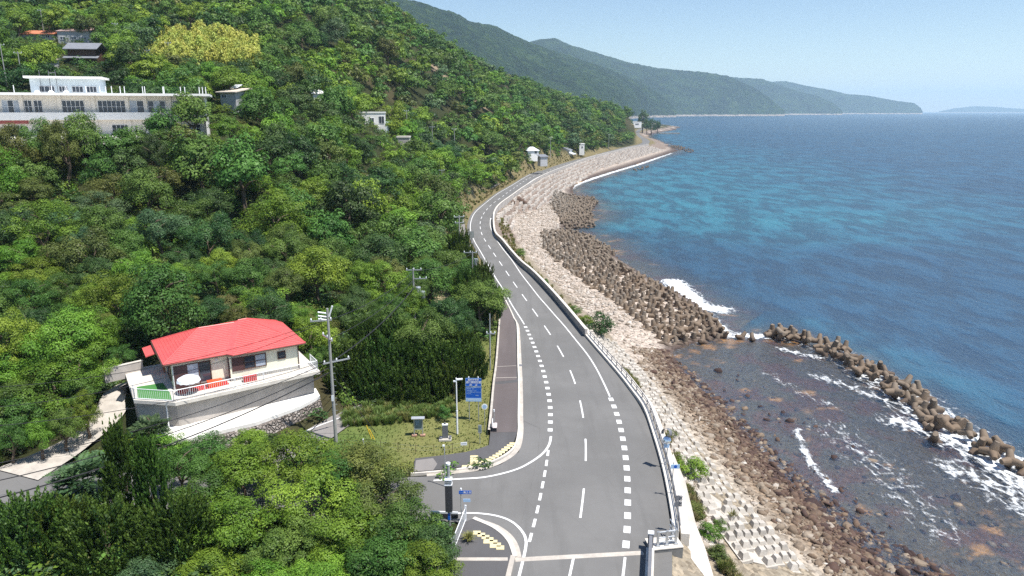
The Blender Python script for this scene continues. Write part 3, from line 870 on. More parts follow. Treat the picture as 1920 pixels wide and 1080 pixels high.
fix(wall_along(tfar, tw + .01, .0, .4, RZ + .953, RZ + 1.02, M['concrete_pale'], 'coping'), sw)
gr = thing('guard_rail', 'grey steel pipe guard rail on white kerb along the curving road edge', 'guard rail', (*Ew[-1], RZ))
fix(wall_along(tw, tend, .1, .38, 3.6, RZ + .3, M['concrete_pale'], 'kerb_wall'), gr)
fix(wall_along(tw - 4, tend, .62, .55, 3.4, RZ + .16, M['concrete_pale'], 'footing'), gr)
for hz, rr in ((.82, .045), (.56, .035)):
    mb = MB(); q = np.array([at_len(np.c_[Ew + EN * .52], t) for t in np.linspace(tw, tend, 60)])
    mb.tube([(*p, RZ + hz) for p in q], rr, 8); fix(mb.build('rail', M['grey_metal'], smooth=True), gr)
for t in np.arange(tw + .5, tend, 1.75):
    p = at_len(np.c_[Ew + EN * .52], t); mb = MB().cyl((*p, RZ + .1), (*p, RZ + .85), .045, .045, 8); fix(mb.build('post', M['grey_metal']), gr)
# abutment block and bridge railing at the lower right
a0, a1 = P(1222, 1033, RZ + .2), P(1281, 1027, RZ + .2)
ab = thing('abutment', 'square grey concrete abutment block beside the bridge end', 'concrete block', (*((a0 + a1) / 2), RZ - 1.4))
ux = (a1 - a0); wl = np.linalg.norm(ux); ang = math.atan2(ux[1], ux[0])
mb = MB().box((0, .6, .75), (wl, 1.2, 1.75)); mb.build('block_body', M['concrete_shaded'], ab); ab.rotation_euler[2] = ang  # shade of the upright faces put into the colour, darker than the top
mb = MB().box((0, .6, 1.655), (wl + .06, 1.26, .055)); mb.build('top_slab', M['concrete_pale'], ab)
pr = [P(1262, 850, 4.95), P(1285, 905, 4.9), P(1305, 985, 4.7), P(1322, 1030, 4.2), P(1345, 1110, 3.6), P(1215, 1110, 3.6), P(1222, 1062, 3.6), P(1282, 1040, 3.9), P(1276, 1000, 4.8), P(1262, 960, 5.0), P(1252, 900, 5)]
zz = [5.0, 4.98, 4.75, 4.3, 3.75, 3.75, 3.75, 4.1, 4.85, 5.02, 5.05]
me = bpy.data.meshes.new('apron'); me.from_pydata([(p[0], p[1], q) for p, q in zip(pr, zz)], [], [list(range(len(pr)))[::-1]]); me.materials.append(M['concrete_pale'])
ap = link('concrete_apron', me); tag(ap, kind='structure')
if me.polygons[0].normal.z < 0: me.flip_normals()
cage = thing('barrier_end', 'galvanised square tube barrier end bolted on the concrete abutment', 'barrier', (*P(1247, 1022, RZ + .3), RZ + .3), ang)
for z_ in (.25, .55, .95):
    MB().cyl((-.55, 0, z_), (.75, .05, z_), .045, n=8).build('rail', M['galv'], cage)
    MB().cyl((.75, .05, z_), (.8, 1.3, z_), .045, n=8).build('rail', M['galv'], cage)
for x_, y_ in ((-.5, 0), (.1, .03), (.72, .05), (.78, .8)):
    mb = MB().box((x_, y_, .5), (.14, .1, 1.0)); mb.box((x_, y_, .02), (.26, .24, .05)); mb.build('post', M['galv'], cage)
br = thing('bridge_railing', 'dark grey thick tube railing along the seaward side of the bridge', 'railing', (*P(1218, 1040, RZ), RZ))
pa, pb = P(1219, 1030, RZ), P(1213, 1190, RZ)
d = (pb - pa) / np.linalg.norm(pb - pa); ln = np.linalg.norm(pb - pa)
br.location = (*pa, RZ); br.rotation_euler[2] = math.atan2(d[1], d[0])
MB().box((.08, 0, .6), (.34, .34, 1.25)).build('end_post', M['grey_metal'], br)
MB().box((.08, 0, 1.26), (.37, .37, .06)).build('post_cap', M['sign_white'], br)
MB().box((ln / 2 + .25, 0, 1.05), (ln, .2, .22)).build('top_rail', M['grey_metal'], br)
MB().box((ln / 2 + .25, 0, .6), (ln, .12, .14)).build('lower_rail', M['grey_metal'], br)
MB().box((ln / 2 + .25, .0, .13), (ln, .5, .3)).build('kerb_beam', M['concrete_pale'], br)
for x_ in np.arange(1.6, ln, 1.6): MB().box((x_, 0, .6), (.14, .2, .7)).build('post', M['grey_metal'], br)

# ------------------------------------------------------------------ revetment
def frustum_block():
    mb = MB(); mb.box((0, 0, .0), (.98, .86, .24)); mb.box((0, .0, .34), (.70, .62, .46), taper=.62)
    me = bpy.data.meshes.new('block'); me.from_pydata(mb.v, [], mb.f); me.materials.append(M['block']); me.update(); return me
BLK = frustum_block()
TN = normals2(Tw)
ts = np.r_[0, np.cumsum(np.linalg.norm(np.diff(Tw, axis=0), axis=1))]
t0 = near_t(Tw, P(1160, 650, 1.1)); t1 = near_t(Tw, P(1540, 1092, 1.1))
cand = []
k = (ts >= t0) & (ts <= t1)
m = MB(); offs = [(-.2, .75), (1.15, .95), (5.4, 3.4)]
p = Tw[k]; n = TN[k]
dEk = dpoly(p, Er)
width = np.clip(dEk * .62, 2.2, 5.6)
for j in range(1):
    m.strip(p + n * .25, p - n * 1.1, .85, 1.35, 0)
    zz2 = Hq(*(p - n * width[:, None]).T)
    m.strip(p - n * 1.1, p - n * width[:, None], 1.35, np.maximum(zz2, 1.6) + .12, 0)
o = m.build('revetment_slab', M['block'])
if o.data.polygons[0].normal.z < 0: o.data.flip_normals()
tag(o, 'pale concrete slab sloping from the berm to the rocky beach', 'revetment')
for t in np.arange(t0, t1, 1.0):
    i = min(np.searchsorted(ts, t), len(Tw) - 1); wv = np.clip(dpoly(Tw[i:i + 1], Er)[0] * .62, 2.2, 5.6)
    for r_ in range(6):
        off = .55 + r_ * .92
        if off > wv + .15: continue
        tt = t + (r_ % 2) * .5
        q = at_len(Tw, tt) - TN[i] * off
        zf = (1.35 + (max(H(*(Tw[i] - TN[i] * wv)), 1.6) + .12 - 1.35) * max(0, (off - 1.1)) / max(.1, wv - 1.1)) if off > 1.1 else 1.15
        cand.append((q[0], q[1], zf, math.atan2(*(Tw[min(i + 1, len(Tw) - 1)] - Tw[i - 1])[::-1]), r_))
cand = [c for c in cand if rng.random() > .07]
cand.sort(key=lambda c: c[1])
rows = ['lowest row by the rocky beach', 'second row up from the beach', 'third row up from the beach', 'fourth row up from the beach', 'upper row beside the grassy berm', 'uppermost row beside the grassy berm']
rest = MB()
for i, (x, y, zf, a, r_) in enumerate(cand):
    rz = a + rng.normal(0, .06)
    if i < 298:
        o = link('revetment_block', BLK); o.location = (x, y, zf + rng.normal(0, .03)); o.rotation_euler = (rng.normal(0, .07), rng.normal(0, .07), rz); k_ = rng.uniform(.88, 1.08); o.scale = (k_, rng.uniform(.9, 1.1), rng.uniform(.7, 1.15))
        sz = 'near the bridge end' if y < 45 else ('beside the curving guard rail' if y < 62 else 'by the dark green seaside bush')
        tag(o, 'revetment block, ' + rows[r_] + ', ' + sz, 'concrete block', 'stepped concrete revetment blocks')
    else:
        rest.box((x, y, zf), (.98, .86, .24), rz); rest.box((x, y, zf + .36), (.62, .56, .5), rz, taper=.72)
# far revetment: rows of squared blocks on the bank below the wall
ta_, tb_ = near_t(Ew, P(1216, 272)), near_t(Ew, P(925, 408))
for t in np.arange(ta_, tb_, 1.5):
    i = min(np.searchsorted(es, t), len(Ew) - 1); p = Ew[i]; n = EN[i]
    dt = float(dpoly(p[None], Tr)[0]) + 1.5
    nr = int(np.clip(dt / 1.8, 1, 9))
    for r_ in range(nr):
        q = p + n * (1.1 + r_ * 1.8 + .18 * math.sin(t * .31 + r_ * 1.7) + rng.normal(0, .14)) + np.array([-n[1], n[0]]) * (r_ % 2) * .7
        if rng.random() < .05: continue
        zg = float(Hq(q[0], q[1])); s_ = rng.uniform(.85, 1.25)
        rest.box((q[0], q[1], zg + .12), (1.15 * s_, .8 * s_, 1.0), math.atan2(n[1], n[0]) + math.pi / 2 + rng.normal(0, .25), taper=.8)
o = rest.build('far_revetment_blocks', M['far_block']); tag(o, 'rows of small pale concrete blocks covering the bank below the far road', 'concrete blocks', kind='stuff')

# ------------------------------------------------------------------ tetrapods
def tetrapod_mesh():
    mb = MB(); dirs = [Vector((0, 0, 1))] + [Vector((math.cos(a) * .943, math.sin(a) * .943, -.333)) for a in (0, 2.0944, 4.1888)]
    for dv in dirs:
        mb.cyl((0, 0, 0), dv * .55, .64, .57, 14, cap=False); mb.cyl(dv * .55, dv * 1.56, .57, .42, 14, cap=False); mb.cyl(dv * 1.56, dv * 1.66, .42, .32, 14)
    mb.lathe([(0.01, -.68), (.4, -.54), (.62, -.27), (.68, 0), (.62, .27), (.4, .54), (.01, .68)], n=14)
    me = bpy.data.meshes.new('tetrapod'); me.from_pydata(mb.v, [], mb.f); me.materials.append(M['tetra'])
    me.polygons.foreach_set('use_smooth', [len(f) == 4 for f in mb.f]); me.update(); return me, mb
TET, TMB = tetrapod_mesh()
tet = []                                   # x, y, z, rot, label, group
def darts(n, fn, mind, tries=12000):
    out = []
    for _ in range(tries):
        q = fn()
        if all((q[0] - w[0]) ** 2 + (q[1] - w[1]) ** 2 > mind ** 2 for w in out):
            out.append(q)
            if len(out) >= n: break
    return out
BWn = normals2(BW); Lb = plen(BW)
def bwp():
    t = rng.uniform(0, Lb); i = min(int(t / Lb * len(BW)), len(BW) - 1)
    wv = 1.9 if t / Lb < .75 else 1.5
    if math.sin(t * .55) + .6 * math.sin(t * 1.31 + 1) < -1.05: return bwp()
    return at_len(BW, t) + BWn[i] * (rng.uniform(-wv, wv) * (.75 + .35 * math.sin(t * .8)))
for q in darts(86, bwp, 1.3):
    zc = rng.uniform(.15, .95) * math.exp(-(float(dpoly(q[None], BW)[0]) / 3.5) ** 2) + rng.uniform(-.3, .25)
    e = (rng.uniform(-2.2, 2.2), rng.uniform(-2.2, 2.2), rng.uniform(0, 6.3)) if rng.random() < .75 else (rng.normal(0, .2), rng.normal(0, .2), rng.uniform(0, 6.3))
    u_, v_ = W(q[0], q[1], zc)
    part = 'beside the gap at its shoreward end' if u_ < 1530 else ('in its first broad stretch' if u_ < 1650 else ('in the thick cluster at its middle' if u_ < 1770 else 'among white surf at its outer end'))
    tet.append((q[0], q[1], zc, e, 'brown breakwater tetrapod ' + part, 'tetrapods of the offshore breakwater'))
for (u_, v_) in ((1390, 634), (1410, 637), (1752, 826), (1740, 806)):
    q = P(u_, v_, 0); tet.append((q[0], q[1], .1, (.6, .3, u_), 'lone brown tetrapod standing apart in the water by the breakwater', 'lone tetrapods'))
FIELD = PX([(1016, 437), (1060, 432), (1100, 440), (1152, 472), (1142, 485), (1200, 518), (1262, 548), (1328, 590), (1366, 628), (1298, 641), (1235, 642), (1205, 612), (1165, 580), (1105, 540), (1055, 505), (1020, 470)], .4)
x0, y0 = FIELD.min(0); x1, y1 = FIELD.max(0)
def fp():
    while True:
        q = np.array([rng.uniform(x0, x1), rng.uniform(y0, y1)])
        if pip(q[None], FIELD)[0]: return q
fl = darts(470, fp, 1.32, 16000)
fl.sort(key=lambda q: q[1])
for q in fl:
    ds = float(dpoly(q[None], Sr)[0]); insea = not pip(q[None], SPL)[0]
    zg = float(Hq(*q)); up = rng.random() < (.85 if ds > 5 and not insea else .45)
    e = (rng.normal(0, .12), rng.normal(0, .12), rng.uniform(0, 6.3)) if up else (rng.uniform(-2.2, 2.2), rng.uniform(-2.2, 2.2), rng.uniform(0, 6.3))
    row = 'standing in pale gravel at the landward edge' if ds > 7 else ('in the middle of the field' if ds > 3 else 'wet and dark at the seaward edge')
    seg = 'near the red weed lagoon' if q[1] < 100 else ('opposite the roadside bush' if q[1] < 125 else 'at the far end')
    tet.append((q[0], q[1], zg + (.05 if up else .3), e, 'beach tetrapod ' + row + ' ' + seg, 'tetrapods on the beach'))
tet_sorted = sorted(tet, key=lambda q: q[1])
bulk = []
for i, (x, y, zc, e, lb, g_) in enumerate(tet_sorted):
    s_ = rng.uniform(.56, .70) if lb.startswith('beach') else rng.uniform(.56, .72)
    if i < 296:
        o = link('tetrapod', TET); o.location = (x, y, zc); o.rotation_euler = e; o.scale = (s_,) * 3
        tag(o, lb, 'tetrapod', g_)
    else: bulk.append((x, y, zc, e, s_))
F2 = PX([(1040, 366), (1112, 370), (1120, 380), (1106, 392), (1112, 424), (1060, 428), (1034, 388)], .4)
for poly_, n_, md in ((F2, 420, 1.35), (PX([(1254, 273), (1275, 273), (1302, 282), (1296, 287), (1268, 279)], 0.2), 60, 2.2), (PX([(1183, 318), (1215, 312), (1218, 316), (1190, 322)], 0), 10, 2.0)):
    xa, ya = poly_.min(0); xb, yb = poly_.max(0)
    def fq():
        while True:
            q = np.array([rng.uniform(xa, xb), rng.uniform(ya, yb)])
            if pip(q[None], poly_)[0]: return q
    for q in darts(n_, fq, md, 5000):
        bulk.append((q[0], q[1], max(float(Hq(*q)), -.4) + .2, (rng.normal(0, .5), rng.normal(0, .5), rng.uniform(0, 6.3)), .66))
tv = np.array(TMB.v)
mb = MB()
for x, y, zc, e, s_ in bulk:
    mt = Matrix.LocRotScale(Vector((x, y, zc)), __import__('mathutils').Euler(e), Vector((s_,) * 3)); mm = np.array(mt)
    mb.add(tv @ mm[:3, :3].T + mm[:3, 3], TMB.f)
o = mb.build('far_tetrapods', M['tetra']); tag(o, 'far heap of small brown tetrapods in the shallows along the beach', 'tetrapods', kind='stuff')

# ------------------------------------------------------------------ loose rocks
def merged(name, base_v, base_f, P_, S_, mats, tint=None, rot=None, midx=None, squash=None):
    nb, k = len(base_v), len(P_)
    if rot is None:
        a = rng.normal(size=(k, 4)); a /= np.linalg.norm(a, axis=1)[:, None]; w, x, y, z = a.T
        rot = np.stack([np.stack([1 - 2 * (y * y + z * z), 2 * (x * y - z * w), 2 * (x * z + y * w)], -1), np.stack([2 * (x * y + z * w), 1 - 2 * (x * x + z * z), 2 * (y * z - x * w)], -1), np.stack([2 * (x * z - y * w), 2 * (y * z + x * w), 1 - 2 * (x * x + y * y)], -1)], 1)
    bv = base_v[None] * S_[:, None, :]
    co = np.einsum('kij,knj->kni', rot, bv)
    if squash is not None: co[..., 2] *= squash
    co = co + P_[:, None, :]
    f = np.asarray(base_f)[None] + (np.arange(k) * nb)[:, None, None]
    me = bpy.data.meshes.new(name); fill(me, co.reshape(-1, 3), f.reshape(-1, f.shape[2]))
    for q in (mats if isinstance(mats, list) else [mats]): me.materials.append(q)
    if tint is not None: attr(me, 'tint', np.repeat(tint, len(base_f)), 'FACE')
    if midx is not None: me.polygons.foreach_set('material_index', np.repeat(midx, len(base_f)).astype(np.int32))
    return me
bm = bmesh.new(); bmesh.ops.create_icosphere(bm, subdivisions=1, radius=1)
for v_ in bm.verts: v_.co *= .72 + .5 * random.random()
bm.verts.index_update()
RV = np.array([v_.co[:] for v_ in bm.verts]); RF = np.array([[q.index for q in f_.verts] for f_ in bm.faces]); bm.free()


def scatter_px(n, poly_px, z, fn=None):
    poly_ = PX(poly_px, z); xa, ya = poly_.min(0); xb, yb = poly_.max(0)
    out = np.zeros((0, 2))
    while len(out) < n:
        q = np.stack([rng.uniform(xa, xb, n), rng.uniform(ya, yb, n)], 1); out = np.vstack([out, q[pip(q, poly_)]])
    return out[:n]


q1 = scatter_px(9500, [(1175, 655), (1250, 652), (1262, 672), (1330, 745), (1400, 812), (1440, 862), (1500, 925), (1600, 1012), (1700, 1110), (1590, 1110), (1530, 1085), (1440, 990), (1360, 900), (1300, 820), (1250, 750), (1200, 692)], .5)
q2 = scatter_px(2600, [(1262, 672), (1290, 690), (1340, 735), (1410, 800), (1460, 850), (1520, 905), (1640, 990), (1760, 1060), (1800, 1110), (1640, 1110), (1540, 1000), (1440, 862), (1330, 745)], 0)
q3 = scatter_px(260, [(1290, 690), (1400, 700), (1560, 800), (1700, 880), (1860, 960), (1930, 1040), (1930, 1100), (1700, 1100), (1500, 930)], 0)
q = np.vstack([q1, q2, q3]); zz = Hq(q[:, 0], q[:, 1])
dsq = dpoly(q, Sr); ins = pip(q, SPL); fr_ = dpoly(q, Tr); fr_ = fr_ / (fr_ + dsq)
kq = ~(ins & (fr_ < .42) & (rng.random(len(q)) < .8)); q1_ = len(q1) + len(q2); big_ = (np.arange(len(q)) >= q1_)[kq]; q, zz, dsq, ins = q[kq], zz[kq], dsq[kq], ins[kq]
sz = np.clip(rng.lognormal(-1.85, .55, len(q)), .07, .55)
sz[big_] *= 1.5
S_ = np.stack([sz * rng.uniform(.8, 1.9, len(q)), sz, sz * rng.uniform(.35, .8, len(q))], 1)
sd = np.where(ins, dsq, -dsq)
tint = np.clip(.16 + .075 * np.clip(sd, -2, 6) + rng.normal(0, .13, len(q)) + (rng.random(len(q)) < .06) * .3, 0, 1)
tint = np.where((~ins) & (rng.random(len(q)) < .3), rng.uniform(.3, .6, len(q)), tint)
me = merged('beach_rocks', RV, RF, np.c_[q, np.maximum(zz, -.3) + sz * .05], S_, M['rock'], tint, squash=.75)
tag(link('beach_rocks', me), 'brown and ochre rocks covering the wet foreshore', 'rocks', kind='stuff')
qa = scatter_px(5200, [(965, 402), (1005, 396), (1040, 372), (1050, 425), (1025, 470), (1060, 505), (1110, 540), (1170, 580), (1240, 642), (1180, 660), (1145, 625), (1100, 590), (1055, 548), (1015, 508), (985, 474), (966, 440)], 1.0)
qb = scatter_px(4600, [(1160, 640), (1200, 690), (1230, 760), (1290, 870), (1320, 960), (1370, 1080), (1310, 1080), (1275, 940), (1240, 850), (1190, 720), (1140, 660)], 2.6)
q = np.vstack([qa, qb]); zz = Hq(q[:, 0], q[:, 1]); sz = np.clip(rng.lognormal(-2.1, .5, len(q)), .06, .45) * np.where(q[:, 1] > 100, 1.5, 1)
me = merged('pebbles', RV, RF, np.c_[q, zz + sz * .1], np.stack([sz * 1.2, sz, sz * .7], 1), M['rock'], np.clip(rng.normal(.78, .13, len(q)), .3, 1), squash=.7)
tag(link('beach_pebbles', me), 'pale pink stones strewn over the gravel beach and berm', 'stones', kind='stuff')
ang_rocks = [(P(970, 376, 3.6), 3.6, 2.0), (P(978, 380, 3.2), 3.2, 1.6), (P(985, 383, 2.8), 2.8, 1.2), (P(995, 392, 1.6), 1.6, 1.0), (P(962, 381, 3.8), 3.8, 1.1)]
for p_, z_, s_ in ang_rocks:
    me = merged('boulder', RV, RF, np.array([[*p_, z_ + .3]]), np.array([[s_, s_ * .8, s_ * .7]]), M['rock'], np.array([.25]))
    tag(link('boulder', me), 'dark brown boulder heaped below the bend of the sea wall', 'boulder', 'dark boulders below the wall')

# ------------------------------------------------------------------ foliage meshes
def unit(v): return v / (np.linalg.norm(v, axis=-1, keepdims=True) + 1e-9)


def leaf_quads(C, N, size, r, aspect=.62, up=None):
    """leaf-sized faces: centres C, normals N, sizes; diamond outline"""
    k = len(C)
    t = unit(np.cross(N, r.normal(size=(k, 3)))) if up is None else unit(up - N * (up * N).sum(1, keepdims=True))
    b = np.cross(N, t)
    s = size[:, None]
    v = np.stack([C - t * s * .5, C + b * s * aspect * .5 + N * s * .06, C + t * s * .5, C - b * s * aspect * .5 + N * s * .06], 1)
    return v


def sphere_pts(k, r, zmin=-1.0):
    z = r.uniform(zmin, 1, k); a = r.uniform(0, 2 * np.pi, k); q = np.sqrt(1 - z * z)
    return np.stack([q * np.cos(a), q * np.sin(a), z], 1)


def crown(seed, nlobe=34, nleaf=4200, leaf=.075, hz=.85, lobe=(.20, .36), fill_=.18, flat=0.0):
    """broadleaf crown in a unit-radius dome, centre at the origin; returns (n,4,3) faces and tints"""
    r = np.random.default_rng(seed)
    d = sphere_pts(nlobe, r, -.6); rad_ = r.uniform(.42, .92, nlobe) ** .8
    ax = r.normal(0, .12, 3)
    lc = d * rad_[:, None] * np.array([1 + ax[0], 1 + ax[1], hz * (1 + ax[2])]); lr = r.uniform(*lobe, nlobe)
    lc[:, 2] += r.uniform(0, .12, nlobe)
    lt = r.uniform(0, 1, nlobe)
    per = np.maximum(8, (nleaf * (1 - fill_) * lr ** 2 / (lr ** 2).sum()).astype(int))
    Cs, Ns, Ts = [], [], []
    for c, q, p_, t_ in zip(lc, lr, per, lt):
        n = sphere_pts(p_, r, -.35); sh = r.uniform(.72, 1.08, p_)[:, None]
        pos = c + n * q * sh * np.array([1, 1, .8]) + r.normal(0, .02, (p_, 3))
        Cs.append(pos); Ns.append(unit(n * .95 + unit(pos) * .35 + np.array([0, 0, .4]) + r.normal(0, .32, (p_, 3))))
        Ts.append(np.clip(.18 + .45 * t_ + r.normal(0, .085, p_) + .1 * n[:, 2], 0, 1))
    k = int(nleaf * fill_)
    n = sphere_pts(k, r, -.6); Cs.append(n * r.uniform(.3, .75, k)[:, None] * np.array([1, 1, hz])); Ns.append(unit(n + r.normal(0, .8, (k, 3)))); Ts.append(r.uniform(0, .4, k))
    C = np.vstack(Cs); N = np.vstack(Ns); T = np.concatenate(Ts)
    return leaf_quads(C, N, leaf * r.uniform(.65, 1.35, len(C)), r), T


def conifer_crown(seed, n=70, per=58, spire=False):
    """juniper: upright flame-like sprays packed on a dome (or a narrow spire); height 1 .. about 2 units"""
    r = np.random.default_rng(seed); V, T = [], []
    for i in range(n):
        if spire:
            h = r.uniform(0, 1) ** .9; rad_ = (1 - h) ** .75 * .78 * r.uniform(.65, 1.05) + .03; a = r.uniform(0, 6.283)
            base = np.array([rad_ * math.cos(a), rad_ * math.sin(a), -.9 + 2.0 * h])
        else:
            d = sphere_pts(1, r, -.9)[0]; base = d * np.array([1, 1, .9]) * r.uniform(.62, .98) - np.array([0, 0, .12])
            a = math.atan2(base[1], base[0])
        ax = unit(np.array([math.cos(a) * r.uniform(.15, .55), math.sin(a) * r.uniform(.15, .55), 1.0]) + r.normal(0, .12, 3))
        ln = r.uniform(.3, .6); w = ln * r.uniform(.15, .23)
        t = r.uniform(0, 1, per); prof = w * (np.sin(np.pi * np.clip(t * .85 + .12, 0, 1)) ** .8) * (1 - t * .35)
        o = r.normal(size=(per, 3)); o = unit(o - (o @ ax)[:, None] * ax)
        C = base + ax * (t * ln)[:, None] + o * (prof * r.uniform(.4, 1, per))[:, None]
        N = unit(o + r.normal(0, .35, (per, 3))); up = unit(ax + o * .5 + r.normal(0, .2, (per, 3)))
        V.append(leaf_quads(C, N, .085 * r.uniform(.7, 1.3, per), r, .45, up)); T.append(np.clip(t * .75 + r.normal(0, .18, per) + r.uniform(-.1, .15), 0, 1))
    return np.vstack(V), np.concatenate(T)


def pinnate_crown(seed, n=105, pairs=11):
    """open crown of long compound fronds in tiers"""
    r = np.random.default_rng(seed); V, T = [], []
    for i in range(n):
        d = sphere_pts(1, r, -.25)[0]; c = d * np.array([.72, .72, .6]) * r.uniform(.35, 1)
        a = r.uniform(0, 6.283); out = unit(np.array([math.cos(a), math.sin(a), r.uniform(-.25, .35)]) * .7 + d * .8)
        ln = r.uniform(.3, .5); side = unit(np.cross(out, [0, 0, 1.0])); nrm = np.cross(side, out)
        if nrm[2] < 0: nrm = -nrm
        t = np.repeat(np.linspace(.12, 1, pairs), 2); sg = np.tile([-1, 1], pairs)
        l = .11 * np.sin(np.pi * np.clip(t * .8 + .15, 0, 1)) + .03
        C = c + out * (t * ln)[:, None] + side * (sg * l * .55)[:, None] - nrm * (t ** 2 * .12)[:, None]
        N = unit(nrm + r.normal(0, .22, (len(t), 3))); up = unit(side * sg[:, None] + out * .45)
        V.append(leaf_quads(C, N, l * 1.25, r, .38, up)); T.append(np.clip(r.uniform(.1, .75) + r.normal(0, .12, len(t)), 0, 1))
    return np.vstack(V), np.concatenate(T)


def bamboo_crown(seed, n=1, per=260):
    r = np.random.default_rng(seed); V, T = [], []
    for i in range(n):
        a = r.uniform(0, 6.283); q = 0; c = np.array([q * math.cos(a), q * math.sin(a), 0]); h = r.uniform(.8, 1.25); lean = np.array([math.cos(a), math.sin(a), 0]) * r.uniform(.1, .4)
        t = r.uniform(0, 1, per) ** .8
        axis = c + np.stack([lean[0] * t ** 2, lean[1] * t ** 2, h * t * (1 - .12 * t)], 1)
        w = .42 * np.sin(np.pi * np.clip(t * .8 + .18, 0, 1))
        o = sphere_pts(per, r, -.4); C = axis + o * (w * r.uniform(.3, 1, per))[:, None]
        N = unit(o + np.array([0, 0, .6]) + r.normal(0, .4, (per, 3))); up = unit(o - np.array([0, 0, .5]))
        V.append(leaf_quads(C, N, .13 * r.uniform(.7, 1.3, per), r, .4, up)); T.append(np.clip(.2 + .5 * t + r.normal(0, .18, per), 0, 1))
    return np.vstack(V), np.concatenate(T)


def tuft(seed, n=70, spread=.5, droop=.35):
    r = np.random.default_rng(seed); a = r.uniform(0, 6.283, n); q = r.uniform(0, .18, n)
    d = np.stack([np.cos(a), np.sin(a), np.zeros(n)], 1); h = r.uniform(.55, 1.0, n); sp = r.uniform(.1, 1, n) * spread
    b = d * q[:, None]; m_ = b + d * (sp * .45)[:, None]; m_[:, 2] = h * .62; t_ = b + d * sp[:, None]; t_[:, 2] = h * (1 - droop * sp)
    s = np.stack([-d[:, 1], d[:, 0], d[:, 2] * 0], 1) * .03
    V = np.vstack([np.stack([b - s, b + s, m_ + s, m_ - s], 1), np.stack([m_ - s, m_ + s, t_ + s * .15, t_ - s * .15], 1)])
    T = np.tile(r.uniform(.25, .9, n), 2)
    return V, T


def quad_mesh(name, V, T, mat):
    me = bpy.data.meshes.new(name); n = len(V)
    fill(me, V.reshape(-1, 3), np.arange(4 * n).reshape(-1, 4)); me.materials.append(mat); attr(me, 'tint', T, 'FACE'); return me


def trunk_mesh(seed, h=1.0, rad_=.05, limbs=5, top=.95):
    r = np.random.default_rng(seed); mb = MB(); p = np.zeros(3); pts_ = [p.copy()]
    for i in range(4):
        p = p + np.array([r.normal(0, .05), r.normal(0, .05), h * top / 4]); pts_.append(p.copy())
    for i in range(4): mb.cyl(pts_[i], pts_[i + 1], rad_ * (1 - .17 * i), rad_ * (1 - .17 * (i + 1)), 8)
    for k in range(limbs):
        a = r.uniform(0, 6.283); s = pts_[2 + k % 3]; e = s + np.array([math.cos(a) * .42, math.sin(a) * .42, r.uniform(.15, .4)]) * h
        mid = (s + e) / 2 + np.array([0, 0, .06]); mb.cyl(s, mid, rad_ * .5, rad_ * .35, 6); mb.cyl(mid, e, rad_ * .35, rad_ * .12, 6)
    me = bpy.data.meshes.new('trunk'); me.from_pydata(mb.v, [], mb.f); me.materials.append(M['bark']); me.update(); return me


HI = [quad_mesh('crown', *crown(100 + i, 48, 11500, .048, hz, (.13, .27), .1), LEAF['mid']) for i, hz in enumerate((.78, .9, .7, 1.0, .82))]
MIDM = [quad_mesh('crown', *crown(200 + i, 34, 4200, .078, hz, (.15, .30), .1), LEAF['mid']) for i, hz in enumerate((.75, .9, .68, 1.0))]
LO = [crown(300 + i, 18, 620, .19, hz, (.22, .38), .1) for i, hz in enumerate((.72, .85, .65, .95, .8))]
CON = [quad_mesh('crown', *conifer_crown(400 + i, 270, 58), LEAF['conifer']) for i in range(3)]
SPI = [quad_mesh('crown', *conifer_crown(410 + i, 250, 38, True), LEAF['conifer']) for i in range(2)]
PIN = [quad_mesh('crown', *pinnate_crown(420 + i, 150), LEAF['blue']) for i in range(2)]
BAM = [quad_mesh('foliage', *bamboo_crown(430 + i), LEAF['bamboo']) for i in range(4)]
TRK = [trunk_mesh(500 + i) for i in range(4)]
SHR = [quad_mesh('foliage', *crown(440 + i, 26, 2600, .10, .85, (.18, .34)), LEAF['mid']) for i in range(3)]


def set_mat(o, mat):
    o.material_slots[0].link = 'OBJECT'; o.material_slots[0].material = mat


def put_tree(name, label, cat, group, crown_me, mat, c, rxy, rz, ground, trunk=True, tscale=1.0):
    """c: crown centre; the thing stands on the ground below it"""
    t = thing(name, label, cat, (c[0], c[1], ground), 0, group)
    o = link('crown', crown_me, t); o.location = (0, 0, c[2] - ground); o.rotation_euler = (rng.normal(0, .06), rng.normal(0, .06), rng.uniform(0, 6.283)); o.scale = (rxy * rng.uniform(.92, 1.1), rxy * rng.uniform(.92, 1.1), rz)
    set_mat(o, mat)
    if trunk:
        k = link('trunk', TRK[rng.integers(len(TRK))], t); h = max(.8, c[2] - ground + rz * .25); k.scale = (h * tscale, h * tscale, h); k.rotation_euler = (0, 0, rng.uniform(0, 6.3))
    return t


